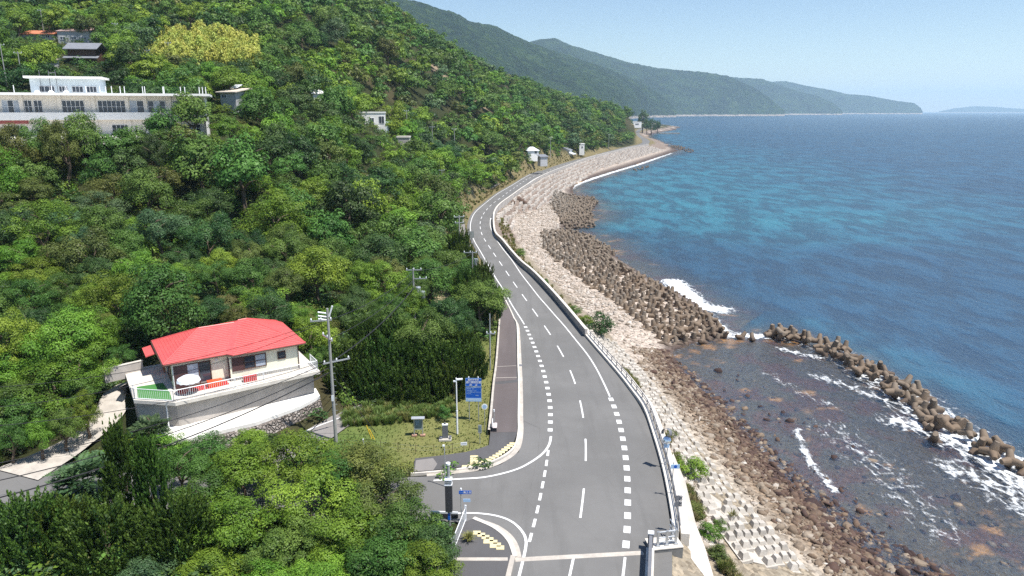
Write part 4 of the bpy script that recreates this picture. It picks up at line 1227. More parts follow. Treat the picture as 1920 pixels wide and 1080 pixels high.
# ---- keep-clear areas in view: (outline, farthest distance at which a crown would stand in front)
KEEP = [
    ([(235, 735), (240, 645), (300, 600), (455, 588), (590, 632), (600, 690), (600, 760), (585, 800), (470, 812), (330, 812), (290, 790), (240, 770)], 66),
    ([(602, 840), (612, 700), (640, 770), (780, 772), (915, 690), (935, 620), (950, 556), (990, 600), (990, 890), (785, 890), (690, 845), (640, 830)], 72),
    ([(884, 470), (872, 430), (876, 398), (910, 365), (960, 334), (1040, 302), (1190, 262), (1195, 235), (1300, 235), (1300, 1080), (838, 1080), (865, 985), (800, 970), (795, 895), (970, 850), (970, 610), (946, 560), (915, 505)], 2000),
    ([(0, 150), (400, 168), (395, 212), (222, 214), (205, 200), (140, 196), (62, 200), (0, 205)], 119),
    ([(676, 208), (725, 208), (725, 250), (676, 250)], 232), ([(734, 248), (772, 248), (772, 268), (740, 268)], 216), ([(700, 268), (720, 268), (716, 302), (702, 302)], 200),
    ([(123, 85), (186, 85), (176, 128), (134, 128)], 188), ([(42, 56), (102, 56), (102, 76), (50, 74)], 222), ([(108, 52), (168, 52), (168, 80), (110, 80)], 214),
    ([(398, 158), (450, 160), (450, 190), (405, 186)], 162), ([(586, 170), (605, 178), (603, 187), (586, 184)], 205),
    ([(985, 272), (1012, 272), (1014, 292), (990, 292)], 322), ([(1056, 270), (1082, 272), (1082, 296), (1060, 296)], 412), ([(1084, 268), (1098, 268), (1112, 290), (1075, 296)], 420),
    ([(0, 838), (110, 812), (178, 785), (205, 735), (195, 700), (235, 695), (258, 735), (252, 780), (200, 832), (95, 885), (60, 930), (0, 950)], 60),
    ([(268, 102), (300, 60), (380, 38), (440, 60), (492, 100), (440, 112), (330, 104)], 236),
    ([(790, 92), (830, 105), (890, 128), (930, 158), (880, 152), (820, 120)], 362),
    ([(1178, 222), (1205, 222), (1205, 240), (1178, 240)], 1000), ([(812, 505), (842, 512), (846, 545), (822, 552)], 95), ([(758, 512), (806, 512), (806, 574), (764, 574)], 83.5),
    ([(930, 352), (990, 316), (1000, 330), (940, 362)], 400), ([(875, 398), (888, 366), (930, 352), (925, 372), (895, 392)], 300),
]
KEEP = [((lambda a: a.mean(0) + (a - a.mean(0)) * (1.22 if np.ptp(a[:, 0]) < 75 else 1.0))(np.array(p_, float)), d_) for p_, d_ in KEEP]


def blocked(x, y, zc, rxy, rz, dmax=1e9):
    u, v = W(x, y, zc); s = F / max(y, 1)
    q = np.array([[u, v], [u - rxy * s * .75, v], [u + rxy * s * .75, v], [u, v - rz * s * .75], [u, v + rz * s * .55], [u - rxy * s * .5, v - rz * s * .5], [u + rxy * s * .5, v - rz * s * .5]])
    for p_, d_ in KEEP:
        if y < d_ and d_ < dmax and pip(q, p_).any(): return True
    return False


BUILT = [np.array([-24, 60, 11.0]), np.array([-78, 141, 30.0])]   # no trunks inside these


def zone_words(u, v, y):
    if y < 58:
        return 'in the lower left clump below the red roof' if u < 420 else 'beside the side road below the lawn'
    if y < 78: return 'left of the red roofed house' if u < 260 else ('behind the red roofed house' if u < 640 else 'on the roadside slope beside the dark conifers')
    if y < 100: return 'on the slope above the red roofed house' if u < 450 else 'on the slope between red roof and coast road'
    if y < 128: return 'just below the long white school' if u < 430 else 'on the middle slope left of the coast road'
    if y < 170: return 'beside and behind the long white school' if u < 520 else 'on the slope below the white cubic house'
    return 'high on the hillside behind the school' if u < 520 else 'on the hillside around the white cubic house'


SIZEW = lambda r_: 'broad' if r_ > 3.6 else ('middling' if r_ > 2.8 else 'small')
COLW = dict(bright='bright yellow-green', mid='fresh green', dark='dark green', olive='olive green', blue='bluish green', flower='flowering pale-topped')

# ---- hand-placed trees in the near clump (u, v, distance, kind, crown radius, height radius)
HEROES = [
    (165, 902, 45, 'pin', 2.9, 2.6), (285, 806, 51, 'pin', 1.7, 1.6), (55, 1000, 41, 'pin', 2.2, 2.0),
    (238, 925, 42, 'spire', 2.1, 3.5), (292, 940, 41, 'spire', 2.0, 3.2), (330, 1010, 39, 'con', 2.3, 2.6), (60, 1010, 39, 'con', 2.5, 2.6), (200, 1020, 38, 'con', 2.6, 2.6), (120, 1000, 40, 'con', 1.8, 2.4),
    (455, 885, 45.5, 'bright', 3.2, 2.5), (555, 868, 46.5, 'bright', 3.1, 2.4), (390, 850, 50, 'mid', 2.1, 1.7), (470, 832, 50, 'bright', 1.9, 1.5), (580, 950, 42.5, 'bright', 3.3, 2.5), (440, 985, 40.5, 'bright', 3.0, 2.3),
    (695, 880, 46.5, 'olive', 2.9, 2.5), (725, 945, 43, 'olive', 2.8, 2.3), (640, 905, 45.5, 'mid', 2.4, 2.1), (760, 1005, 40, 'mid', 2.4, 2.1), (815, 1030, 38, 'dark', 2.2, 1.9),
    (650, 1015, 40, 'bright', 2.7, 2.2), (540, 1050, 38, 'mid', 2.7, 2.1), (395, 1085, 37, 'bright', 2.3, 1.7), (720, 1080, 37, 'mid', 2.6, 2.0), (810, 1090, 36, 'bright', 2.0, 1.6), (270, 1085, 36.5, 'blue', 2.0, 1.6), (600, 1100, 36, 'bright', 2.2, 1.7), (500, 1110, 35.5, 'bright', 2.2, 1.6), (340, 880, 45.5, 'mid', 2.2, 1.9), (380, 935, 42.5, 'mid', 2.2, 2.0),
    (75, 246, 112, 'mid', 3.6, 2.8), (150, 236, 114, 'mid', 4.2, 3.4), (285, 268, 114, 'dark', 2.6, 2.2), (110, 250, 110, 'olive', 3.4, 2.8), (20, 262, 108, 'olive', 3.8, 3.2),
    (15, 812, 50.3, 'mid', 1.5, 1.0), (70, 798, 51, 'bright', 1.4, 1.0), (118, 780, 52.3, 'mid', 1.4, 1.0), (155, 758, 54, 'bright', 1.3, 1.1),
    (90, 735, 56.5, 'bright', 3.4, 2.4), (30, 762, 54.5, 'mid', 3.3, 2.5), (140, 680, 58, 'bright', 2.5, 1.8), (20, 640, 60, 'bright', 2.6, 3.0), (25, 772, 53, 'mid', 2.1, 1.5), (150, 732, 57, 'mid', 1.9, 1.6), (-10, 700, 58, 'bright', 2.6, 2.2),
    (170, 610, 68, 'olive', 2.6, 1.6), (240, 620, 69, 'mid', 2.2, 1.5), (120, 600, 70, 'mid', 2.4, 1.8), (300, 590, 74, 'flower', 2.5, 1.7), (360, 588, 76, 'olive', 2.6, 1.7), (430, 582, 78, 'flower', 2.6, 1.7), (500, 585, 78, 'olive', 2.6, 1.8), (560, 600, 77, 'flower', 2.5, 1.9), (610, 630, 75, 'olive', 2.2, 1.7), (600, 690, 67.5, 'mid', 1.7, 1.7), (640, 680, 70, 'mid', 2.0, 1.9), (640, 600, 80, 'bright', 2.4, 1.8), (700, 590, 82, 'bright', 2.3, 1.7),
    (230, 668, 63, 'mid', 1.4, 1.2),
    (665, 705, 66, 'con', 2.4, 2.7), (720, 690, 66.5, 'con', 2.5, 3.0), (775, 690, 66, 'con', 2.4, 2.9), (830, 690, 66, 'con', 2.4, 2.9), (880, 690, 66.5, 'con', 2.0, 2.4), (745, 645, 72, 'con', 2.5, 2.9), (820, 650, 72, 'con', 2.3, 2.7), (870, 655, 71, 'con', 1.8, 2.2), (690, 650, 73, 'con', 2.2, 2.6),
    (650, 722, 64, 'con', 1.9, 2.1), (700, 728, 63.6, 'con', 2.0, 2.2), (752, 730, 63.4, 'con', 2.0, 2.2), (805, 730, 63.4, 'con', 2.0, 2.2), (850, 722, 64.2, 'con', 1.9, 2.2),
    (900, 560, 88, 'con', 2.2, 3.2), (922, 570, 88, 'con', 1.6, 2.6), (880, 540, 93, 'con', 2.0, 2.8), (905, 520, 96, 'con', 1.5, 2.2), (862, 470, 112, 'con', 2.0, 3.4), (875, 490, 108, 'con', 1.7, 2.8), (850, 600, 83, 'mid', 2.0, 1.6), (885, 610, 80, 'dark', 1.6, 1.4),
]
placed = []                      # x, y, r
ntree = dict(con=0)
for (u, v, D, kind, rx, rz_) in HEROES:
    c = ray(u, v, D); g = float(Hq(c[0], c[1])); c[2] = max(c[2], g + rz_ * .55)
    if c[2] - rz_ * .9 > g + .7: top_ = c[2] + rz_; rz_ = (top_ - g - .7) / 1.9; c[2] = top_ - rz_
    zw = zone_words(u, v, D)
    if kind in ('con', 'spire'):
        me = CON[rng.integers(3)] if kind == 'con' else SPI[rng.integers(2)]
        lb = ('tall pointed dark conifer spire ' if kind == 'spire' else ('dense dark conifer with upright flame-like sprays ')) + ('in the lower left clump' if D < 55 else ('in the row behind the blue sign' if D < 80 else 'hard against the left edge of the coast road'))
        put_tree('conifer', lb, 'conifer', 'dark conifers ' + ('at lower left' if D < 55 else 'along the roadside'), me, LEAF['conifer'], c, rx, rz_, g, tscale=.3)
    elif kind == 'pin':
        put_tree('feather_leaved_tree', 'bluish green tree with long feathery compound leaves ' + ('by the house steps' if D > 50 else ('beside the grey side road' if u > 100 else 'at the left frame edge')), 'tree', 'feather leaved trees', PIN[rng.integers(2)], LEAF['blue'], c, rx, rz_, g)
    else:
        put_tree('broadleaf_tree', f'{SIZEW(rx)} {COLW[kind]} tree {zw}', 'tree', 'trees ' + zw, HI[rng.integers(5)], LEAF[kind], c, rx, rz_, g)
    placed.append((c[0], c[1], rx * .8))

for u, v, D, rx, rz_, w_ in ((1206, 214, 960, 8.5, 9, 'tall dark tree rising above the wooded headland'), (1222, 226, 1000, 8, 6, 'broad dark tree above the headland road'), (1233, 229, 1030, 6, 5, 'seaward dark tree at the tip of the headland'), (1178, 232, 900, 8, 6, 'broad dark tree left of the headland building'), (1214, 228, 985, 6, 5, 'low dark tree right of the headland building')):
    c = ray(u, v, D); g = float(Hq(c[0], c[1])); top_ = c[2] + rz_; rz_ = max(rz_, (top_ - g - .5) / 1.9); c[2] = top_ - rz_; put_tree('broadleaf_tree', w_, 'tree', 'headland trees', MIDM[rng.integers(4)], LEAF['dark'], c, rx, rz_, min(g, c[2] - 1)); placed.append((c[0], c[1], rx * .8))
# ---- the wooded slope: darts spread over the visible ground
cells = {}
def cell_ok(x, y, r_):
    k = (int(x // 8), int(y // 8))
    for i in (-1, 0, 1):
        for j in (-1, 0, 1):
            for (a, b, q) in cells.get((k[0] + i, k[1] + j), ()):
                if (a - x) ** 2 + (b - y) ** 2 < (.62 * (r_ + q)) ** 2: return False
    return True
def cell_add(x, y, r_): cells.setdefault((int(x // 8), int(y // 8)), []).append((x, y, r_))
for p_ in placed: cell_add(*p_)
NC = 26000
yy = np.exp(rng.uniform(math.log(46), math.log(1050), NC)); uu = rng.uniform(-130, 1215, NC)
xx = (uu - 960) / F * (yy * CP + 12 * SP)
pts = np.stack([xx, yy], 1)
hz_, zn, dE_, dT_, dS_, dC_ = Hfull(pts)
ok = (zn == 0) & (dC_ > np.where(yy > 90, 7.5, 5)) & ~pip(pts, JUNC) & ~pip(pts, BACK) & ~pip(pts, PAVE) & ~pip(pts, LAWN) & (dpoly(pts, DRV[:, :2]) > 3.2)
hdeck = np.vstack([HOUSEPOLY[:3], HOUSEPOLY[3:]]); ok &= ~pip(pts, hdeck) & ~pip(pts, PADPOLY)
sch = YARD; ok &= ~pip(pts, sch)
fore = []
clump = fbm(xx, yy, 26, 3, 77)
for i in np.nonzero(ok)[0]:
    x, y = xx[i], yy[i]
    rs = (rng.uniform(2.2, 5.0) if y < 100 else rng.uniform(2.9, 6.2)) if y < 260 else rng.uniform(3.8, 7.2)
    if y < 60: rs = rng.uniform(1.6, 2.6)
    if not cell_ok(x, y, rs): continue
    rz_ = rs * rng.uniform(.8, 1.15); hc = rz_ * .62 + rng.uniform(.1, 2.6) * min(1, rs / 3)
    g = hz_[i]; zc = g + hc
    if blocked(x, y, zc, rs, rz_):
        rs *= .45; rz_ = rs * .7; zc = g + rz_ * .7
        if blocked(x, y, zc, rs, rz_): continue
    u, v = W(x, y, zc)
    if v < -80 or v > 1200 or (u > 905 and v > 585): continue
    cell_add(x, y, rs)
    k = rng.random() * .6 + clump[i] * .55
    kind = 'dark' if k < .34 else ('mid' if k < .56 else ('olive' if k < .605 else ('bright' if k < .84 else 'blue')))
    if y > 300 and kind == 'bright' and rng.random() < .6: kind = 'mid'
    fore.append((x, y, zc, rs, rz_, g, kind, u, v))
# hide what the terrain itself hides
def seen(x, y, z_):
    t = np.linspace(.15, .97, 40); gx, gy, gz = x * t, y * t, CZ + (z_ - CZ) * t
    return (Hq(gx, gy) < gz + 1.0).all()
fore = [f_ for f_ in fore if -60 < f_[7] < 1300 and seen(f_[0], f_[1], f_[2] + f_[4])]
fore.sort(key=lambda f_: -(f_[3] / f_[1]))
near_f = fore[:262]; far_f = fore[262:]
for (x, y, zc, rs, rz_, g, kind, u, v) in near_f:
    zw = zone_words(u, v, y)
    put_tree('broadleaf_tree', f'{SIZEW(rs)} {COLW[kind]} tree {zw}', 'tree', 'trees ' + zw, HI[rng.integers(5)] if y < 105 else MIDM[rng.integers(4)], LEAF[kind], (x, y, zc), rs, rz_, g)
KINDS_ = ['bright', 'mid', 'dark', 'olive', 'blue']
def forest_mesh(name, items, lo, under=0.0):
    Vs, Ts, Ks, Rs = [], [], [], []
    for (x, y, zc, rs, rz_, g, kind, u, v) in items:
        V, T = lo[rng.integers(len(lo))]; a = rng.uniform(0, 6.283); ca, sa = math.cos(a), math.sin(a)
        q = np.empty_like(V); q[..., 0] = (V[..., 0] * ca - V[..., 1] * sa) * rs + x; q[..., 1] = (V[..., 0] * sa + V[..., 1] * ca) * rs + y; q[..., 2] = V[..., 2] * rz_ + zc
        Vs.append(q); Ts.append(T); Ks.append(np.full(len(T), KINDS_.index(kind) if kind in KINDS_ else 1)); Rs.append(np.full(len(T), rng.random()))
    V = np.concatenate(Vs); me = bpy.data.meshes.new(name)
    fill(me, V.reshape(-1, 3), np.arange(4 * len(V)).reshape(-1, 4))
    for k in KINDS_: me.materials.append(LEAF[k])
    attr(me, 'tint', np.concatenate(Ts), 'FACE'); attr(me, 'tree', np.concatenate(Rs), 'FACE')
    me.polygons.foreach_set('material_index', np.concatenate(Ks).astype(np.int32)); me.update()
    return link(name, me)
MED = [crown(320 + i, 22, 1300, .135, hz, (.22, .38), .1) for i, hz in enumerate((.75, .9, .68))]
for _ in range(330):                      # bushes on the bank along the far road
    t_ = rng.uniform(near_t(Cw, P(1190, 274)), near_t(Cw, P(930, 362))); p_ = at_len(Cw, t_); i_ = min(int(np.searchsorted(np.r_[0, np.cumsum(np.linalg.norm(np.diff(Cw, axis=0), axis=1))], t_)), len(Cw) - 1)
    p_ = p_ - CN[i_] * rng.uniform(6.5, 15); rs = rng.uniform(1.0, 2.4); g = float(Hq(*p_)); rz_ = rs * .9
    if blocked(p_[0], p_[1], g + rz_ * .5, rs * .6, rz_ * .6): continue
    far_f.append((p_[0], p_[1], g + rz_ * .5, rs, rz_, g, ['mid', 'dark', 'bright', 'olive'][rng.integers(4)], 0, 0))
fa = [f_ for f_ in far_f if f_[1] < 230]; fb = [f_ for f_ in far_f if f_[1] >= 230]
print('TREES', len(near_f), len(fa), len(fb))
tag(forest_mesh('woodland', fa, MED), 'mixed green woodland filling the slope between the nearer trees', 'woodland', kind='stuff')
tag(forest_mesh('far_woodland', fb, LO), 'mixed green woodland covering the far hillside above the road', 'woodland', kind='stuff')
# undergrowth between the trunks and along the verges
NU = 9000
yu = np.exp(rng.uniform(math.log(34), math.log(260), NU)); ug = rng.uniform(-60, 1000, NU); xu = (ug - 960) / F * (yu * CP + 22 * SP)
pu = np.stack([xu, yu], 1); hu, zu, _, _, _, dcu = Hfull(pu)
uu2, vv2 = W(pu[:, 0], pu[:, 1], hu)
oku = ~((uu2 > 920) & (vv2 > 560)) & ~pip(pu, LOWP) & (zu == 0) & (dcu > np.where(yu > 90, 6.0, 5)) & ~pip(pu, JUNC) & ~pip(pu, BACK) & ~pip(pu, PAVE) & ~pip(pu, LAWN) & (dpoly(pu, DRV[:, :2]) > 2.4) & ~pip(pu, hdeck) & ~pip(pu, PADPOLY) & ~pip(pu, sch) & ~pip(pu, PX([(800, 505), (840, 500), (850, 560), (815, 580)], 6))
UN = [crown(340 + i, 9, 120, .26, .8, (.3, .5), .1) for i in range(4)]
items = []
for i in np.nonzero(oku)[0]:
    rs = rng.uniform(.5, 1.15) * (1 + yu[i] / 250); rz_ = rs * rng.uniform(.6, 1)
    if blocked(xu[i], yu[i], hu[i] + rz_ * .4, rs, rz_, 180 if vv2[i] < 330 else 1e9) and rng.random() < .96: continue
    items.append((xu[i], yu[i], hu[i] + rz_ * .3, rs, rz_, 0, KINDS_[rng.choice(5, p=[.16, .34, .22, .18, .1])], 0, 0))
print('UNDER', len(items))
tag(forest_mesh('undergrowth', items, UN), 'low green undergrowth between the tree trunks', 'undergrowth', kind='stuff')

# ---- bamboo grove, yellow-green, above the school
for i in range(190):
    u = rng.uniform(276, 482); k = (u - 380) / 105; vt = 104 - 62 * math.sqrt(max(0, 1 - k * k)) * rng.uniform(0, 1) ** .8
    D = 198 + (104 - vt) * .55 + rng.uniform(-2, 2)
    c = ray(u, vt + 12, D); g = float(Hq(c[0], c[1])); 
    t = thing('bamboo', ('yellow-green bamboo plume in the front edge of the grove' if vt > 80 else 'yellow-green bamboo plume in the upper part of the grove'), 'bamboo', (c[0], c[1], g), 0, 'bamboo grove above the school')
    o = link('foliage', BAM[rng.integers(4)], t); s_ = rng.uniform(4.4, 5.8); o.scale = (s_, s_, s_ * 1.15); o.location = (0, 0, c[2] - g - 3.2); o.rotation_euler = (0, 0, rng.uniform(0, 6.3))
    mb = MB().cyl((0, 0, -.5), (.1, .1, max(1, c[2] - g - 1)), .07, .04, 6)
    mb.build('stem', LEAF['bamboo'], t)

# ---- shrubs on the seaward side and by the lawn
SHRUBS = [(1126, 612, 4.0, 2.1, 2.0, 'dark', 'large round dark green bush beside the guard rail'), (1100, 596, 4.3, 1.3, 1.0, 'bright', 'yellow-green bush left of the large dark bush'), (1076, 578, 4.4, 1.2, .8, 'mid', 'low green bush along the outside of the sea wall'),
          (1291, 882, 4.0, 1.35, 1.1, 'bright', 'bright green round bush beside the blue sign outside the guard rail'), (1268, 852, 4.2, .7, .5, 'olive', 'small olive bush above the bright round bush'), (1330, 1010, 3.6, .9, .7, 'bright', 'yellow-green shrub on the rubble beside the concrete apron'),
          (1302, 960, 4, .9, .55, 'olive', 'brownish shrub on the berm below the bright round bush'), (975, 467, 4, 1.6, .9, 'mid', 'green shrubs outside the bend of the sea wall'), (1260, 800, 4.2, .6, .5, 'olive', 'small olive shrub beside the mirror pole'), (1022, 522, 4.2, .8, .7, 'mid', 'small green bush just outside the long sea wall'), (1352, 985, 3.4, .6, .5, 'mid', 'small green shrub among the upper revetment blocks'), (1345, 1055, 3.2, .8, .6, 'olive', 'olive shrub at the lower end of the revetment'),
          (833, 785, 5.1, .75, .9, 'mid', 'leafy green sapling behind the granite monument'), (1240, 690, 4, .01, .01, 'mid', '')]
for u, v, z_, rx, rz_, kind, lb in SHRUBS:
    if not lb: continue
    p_ = P(u, v, z_); g = float(Hq(*p_)); t = thing('shrub', lb, 'shrub', (p_[0], p_[1], g), 0)
    o = link('foliage', SHR[rng.integers(3)], t); o.location = (0, 0, rz_ * .75); o.scale = (rx, rx, rz_); set_mat(o, LEAF[kind]); o.rotation_euler = (0, 0, rng.uniform(0, 6))
    k = link('stem', TRK[rng.integers(4)], t); k.scale = (rz_, rz_, rz_)
# grass: lawn, verges, berm
TUF = [tuft(600 + i) for i in range(4)]
def grass_stuff(name, lb, pos, size, mats, spread=1.0):
    Vs, Ts, Ks = [], [], []
    for (x, y, z_), s_ in zip(pos, size):
        V, T = TUF[rng.integers(4)]; a = rng.uniform(0, 6.283); ca, sa = math.cos(a), math.sin(a); q = np.empty_like(V)
        q[..., 0] = (V[..., 0] * ca - V[..., 1] * sa) * s_ * spread + x; q[..., 1] = (V[..., 0] * sa + V[..., 1] * ca) * s_ * spread + y; q[..., 2] = V[..., 2] * s_ + z_
        Vs.append(q); Ts.append(T); Ks.append(np.full(len(T), rng.integers(len(mats))))
    V = np.concatenate(Vs); me = bpy.data.meshes.new(name); fill(me, V.reshape(-1, 3), np.arange(4 * len(V)).reshape(-1, 4))
    for k in mats: me.materials.append(k)
    attr(me, 'tint', np.concatenate(Ts), 'FACE'); me.polygons.foreach_set('material_index', np.concatenate(Ks).astype(np.int32)); me.update()
    tag(link(name, me), lb, 'grass', kind='stuff')
def in_poly(n, poly_):
    xa, ya = poly_.min(0); xb, yb = poly_.max(0); out = np.zeros((0, 2))
    while len(out) < n:
        q = np.stack([rng.uniform(xa, xb, n), rng.uniform(ya, yb, n)], 1); out = np.vstack([out, q[pip(q, poly_)]])
    return out[:n]
q = in_poly(2600, LAWN); qt = in_poly(260, PX([(640, 775), (700, 758), (780, 742), (845, 745), (860, 770), (800, 788), (700, 796), (640, 800)])); q = np.vstack([q, qt]); z_ = Hq(q[:, 0], q[:, 1]); bigg = (fbm(q[:, 0], q[:, 1], 3.5, 3, 5) > .5)
v_ = W(q[:, 0], q[:, 1], 5.0)[1]
grass_stuff('lawn_grass', 'dry and green grass on the small lawn by the junction', np.c_[q, z_], np.where(np.arange(len(q)) >= 2600, rng.uniform(.5, 1.0, len(q)), rng.uniform(.05, .16, len(q))), [LEAF['lush'], LEAF['lush'], LEAF['lush'], LEAF['lush'], LEAF['grass']])
bz = PX([(1110, 615), (1150, 645), (1200, 715), (1240, 790), (1268, 850), (1300, 930), (1345, 1010), (1400, 1090), (1320, 1090), (1300, 1020), (1280, 940), (1258, 880), (1230, 800), (1195, 730), (1150, 670)], 3.8)
q = in_poly(1500, bz); z_ = Hq(q[:, 0], q[:, 1]); keep_ = fbm(q[:, 0], q[:, 1], 2.2, 3, 9) > .53; q = q[keep_]; z_ = z_[keep_]
qk = np.array([(c[0], c[1], c[2] + .1) for c in cand if c[4] >= 2 and rng.random() < .16 and c[1] < 56]); q = np.vstack([q, qk[:, :2]]); z_ = np.r_[z_, qk[:, 2]]
grass_stuff('berm_grass', 'dry grass clumps on the rubble berm outside the guard rail', np.c_[q, z_], rng.uniform(.3, .85, len(q)), [LEAF['grass'], LEAF['dry'], LEAF['olive']])
n_ = 700; t_ = rng.uniform(near_t(Cw, P(1110, 294)), near_t(Cw, P(905, 450)), n_); q = np.array([at_len(Cw, t) for t in t_]); i_ = np.searchsorted(np.r_[0, np.cumsum(np.linalg.norm(np.diff(Cw, axis=0), axis=1))], t_).clip(0, len(Cw) - 1)
q = q - CN[i_] * rng.uniform(4.3, 8.5, n_)[:, None]
wq = in_poly(260, PX([(938, 405), (955, 412), (968, 450), (1000, 495), (1060, 555), (1110, 605), (1098, 612), (1050, 572), (990, 505), (950, 455), (936, 425)], 3.4))
q = np.vstack([q, wq]); z_ = Hq(q[:, 0], q[:, 1])
grass_stuff('verge_grass', 'dry grass on the verges along the far road and sea wall', np.c_[q, z_], rng.uniform(.35, 1.0, len(q)), [LEAF['grass'], LEAF['dry'], LEAF['olive']])
for u, v in ((879, 1014), (1108, 1000)):
    if u > 1000: continue
    p_ = P(u, v, RZ + .1); V, T = tuft(650, 120, .8, .5); t = link('sedge', quad_mesh('sedge', V * .75, T, LEAF['grass'])); t.location = (*p_, RZ + .1); tag(t, 'arching clump of yellowish sedge beside the white fence', 'grass clump')

# ------------------------------------------------------------------ far hills and island
def hill(name, ridge, foot, seed, n=260, m=70, amp=.42, label=None):
    ru = np.array([q[0] for q in ridge], float); uu_ = np.linspace(ru[0], ru[-1], n)
    rv = np.interp(uu_, ru, [q[1] for q in ridge]); rd = np.interp(uu_, ru, [q[2] for q in ridge])
    fd = np.interp(uu_, [q[0] for q in foot], [q[1] for q in foot])
    for _ in range(4):
        for a in (rv, rd, fd): a[1:-1] = .25 * a[:-2] + .5 * a[1:-1] + .25 * a[2:]
    Rw = np.array([ray(u, v, d) for u, v, d in zip(uu_, rv, rd)])
    zr = np.maximum(Rw[:, 2], 6)
    fx = (uu_ - 960) / F * fd * CP
    t = np.r_[np.linspace(-.06, 1, m), np.linspace(1.05, 1.8, 14)]
    X = fx[:, None] + (Rw[:, 0] - fx)[:, None] * t; Y = fd[:, None] + (Rw[:, 1] - fd)[:, None] * t
    tt = np.clip(t, 0, 1); prof = np.where(t < 1, tt ** .82, np.maximum(0, 1 - (t - 1) * 1.3))
    Z = zr[:, None] * prof - np.where(t < 0, 8, 0)
    sc_ = np.median(zr) * 2.2
    nz = fbm(X, Y * .55, sc_, 5, seed) - .47
    win = np.where(t < 1, np.sin(np.pi * tt) ** .8, 0)
    Z = Z + zr[:, None] * amp * 2.2 * nz * win
    Z = Z + np.where(t > .02, (fbm(X, Y, 26, 3, seed + 9) - .45) * 13, 0)
    Z = np.minimum(Z, 540)
    me = grid_mesh(name, X, Y, Z, M['hill'])
    tag(link(name, me), label, kind='structure')
hill('hill', [(520, -120, 2400), (660, -42, 2500), (735, -4, 2600), (785, 2, 2700), (815, 14, 2750), (850, 22, 2900), (882, 40, 3000), (930, 49, 3250), (983, 76, 3500), (1060, 102, 3800), (1140, 128, 4000), (1207, 160, 4150), (1250, 186, 4050), (1268, 208, 3900)], [(520, 1500), (900, 1800), (1100, 2300), (1185, 3000), (1212, 3650), (1268, 3800)], 3, 320, 90)
hill('hill', [(960, 86, 5200), (1013, 79, 5200), (1040, 77, 5200), (1107, 95, 5400), (1180, 117, 5500), (1235, 128, 5300), (1273, 131, 5200), (1323, 135, 5000), (1363, 142, 5000), (1413, 163, 4950), (1447, 187, 4900), (1472, 208, 4850)], [(960, 4000), (1217, 4050), (1290, 4500), (1472, 4750)], 13, 300, 70)
hill('hill', [(1320, 141, 6500), (1377, 145, 6500), (1430, 148, 6500), (1493, 170, 6400), (1533, 180, 6300), (1563, 193, 6200), (1580, 208, 6100)], [(1320, 5800), (1580, 6000)], 23)
hill('hill', [(1390, 157, 8200), (1447, 153, 8200), (1473, 152, 8200), (1520, 162, 8100), (1563, 170, 8000), (1587, 176, 7900), (1627, 179, 7900), (1680, 189, 7900), (1713, 193, 7800), (1724, 199, 7800), (1730, 209, 7700)], [(1390, 7400), (1730, 7500)], 33, amp=.2)
hill('island', [(1760, 209, 13500), (1790, 203, 13500), (1825, 199, 13500), (1860, 200, 13600), (1900, 203, 13600), (1945, 206, 13600)], [(1760, 13000), (1945, 13000)], 43, amp=.1)

# ------------------------------------------------------------------ the red roofed house
HA = R(33); HO = np.array([-28.7, 55.9, 9.0])
hs = thing('red_roof_house', 'cream bungalow with a bright red hipped roof on a raised concrete terrace', 'house', HO, HA)
Lh, Wh = 10.5, 6.5
mb = MB(); mb.poly([(0, 0), (4.5, 0), (4.5, -.62), (Lh, -.62), (Lh, Wh), (0, Wh)], .0, 2.5); mb.build('wall', M['cream_wall'], hs)
MB().poly([(-.04, -.04), (4.46, -.04), (4.46, -.66), (Lh + .04, -.66), (Lh + .04, Wh + .04), (-.04, Wh + .04)], 0, .28).build('plinth', M['concrete_grey'], hs)
def slope(mb, pts_, th=.1):
    n_ = len(pts_); a, b, c = (Vector(pts_[i]) for i in (0, 1, 2)); nn = (b - a).cross(c - a).normalized()
    if nn.z < 0: pts_ = pts_[::-1]
    mb.add([(p[0], p[1], p[2]) for p in pts_] + [(p[0], p[1], p[2] - th) for p in pts_], [tuple(range(n_)), tuple(range(2 * n_ - 1, n_ - 1, -1))] + [((i + 1) % n_, i, n_ + i, n_ + (i + 1) % n_) for i in range(n_)])
x0, x1, y0, y1, ez, rzz = -.65, Lh + .6, -.42, Wh + .6, 2.52, 4.15
yr = (y0 + y1) / 2; rl, rr_ = 2.9, 7.1
mb = MB()
slope(mb, [(x0, y0, ez), (4.35, y0, ez), (5.9, yr, rzz), (rl, yr, rzz)])
slope(mb, [(x0, y1, ez), (x0, y0, ez), (rl, yr, rzz)])
slope(mb, [(x1, y1, ez), (x0, y1, ez), (rl, yr, rzz), (rr_, yr + .1, rzz + .18)])
slope(mb, [(x1, y0 - .62, ez), (x1, y1, ez), (rr_, yr + .1, rzz + .18)])
slope(mb, [(4.75, y0 - .62, ez), (x1, y0 - .62, ez), (rr_, yr + .1, rzz + .18), (6.35, yr, rzz + .18)])
slope(mb, [(4.35, y0, ez), (4.75, y0 - .62, ez), (6.35, yr, rzz + .18), (5.9, yr, rzz)])
rf = mb.build('roof', M['red_roof'], hs)
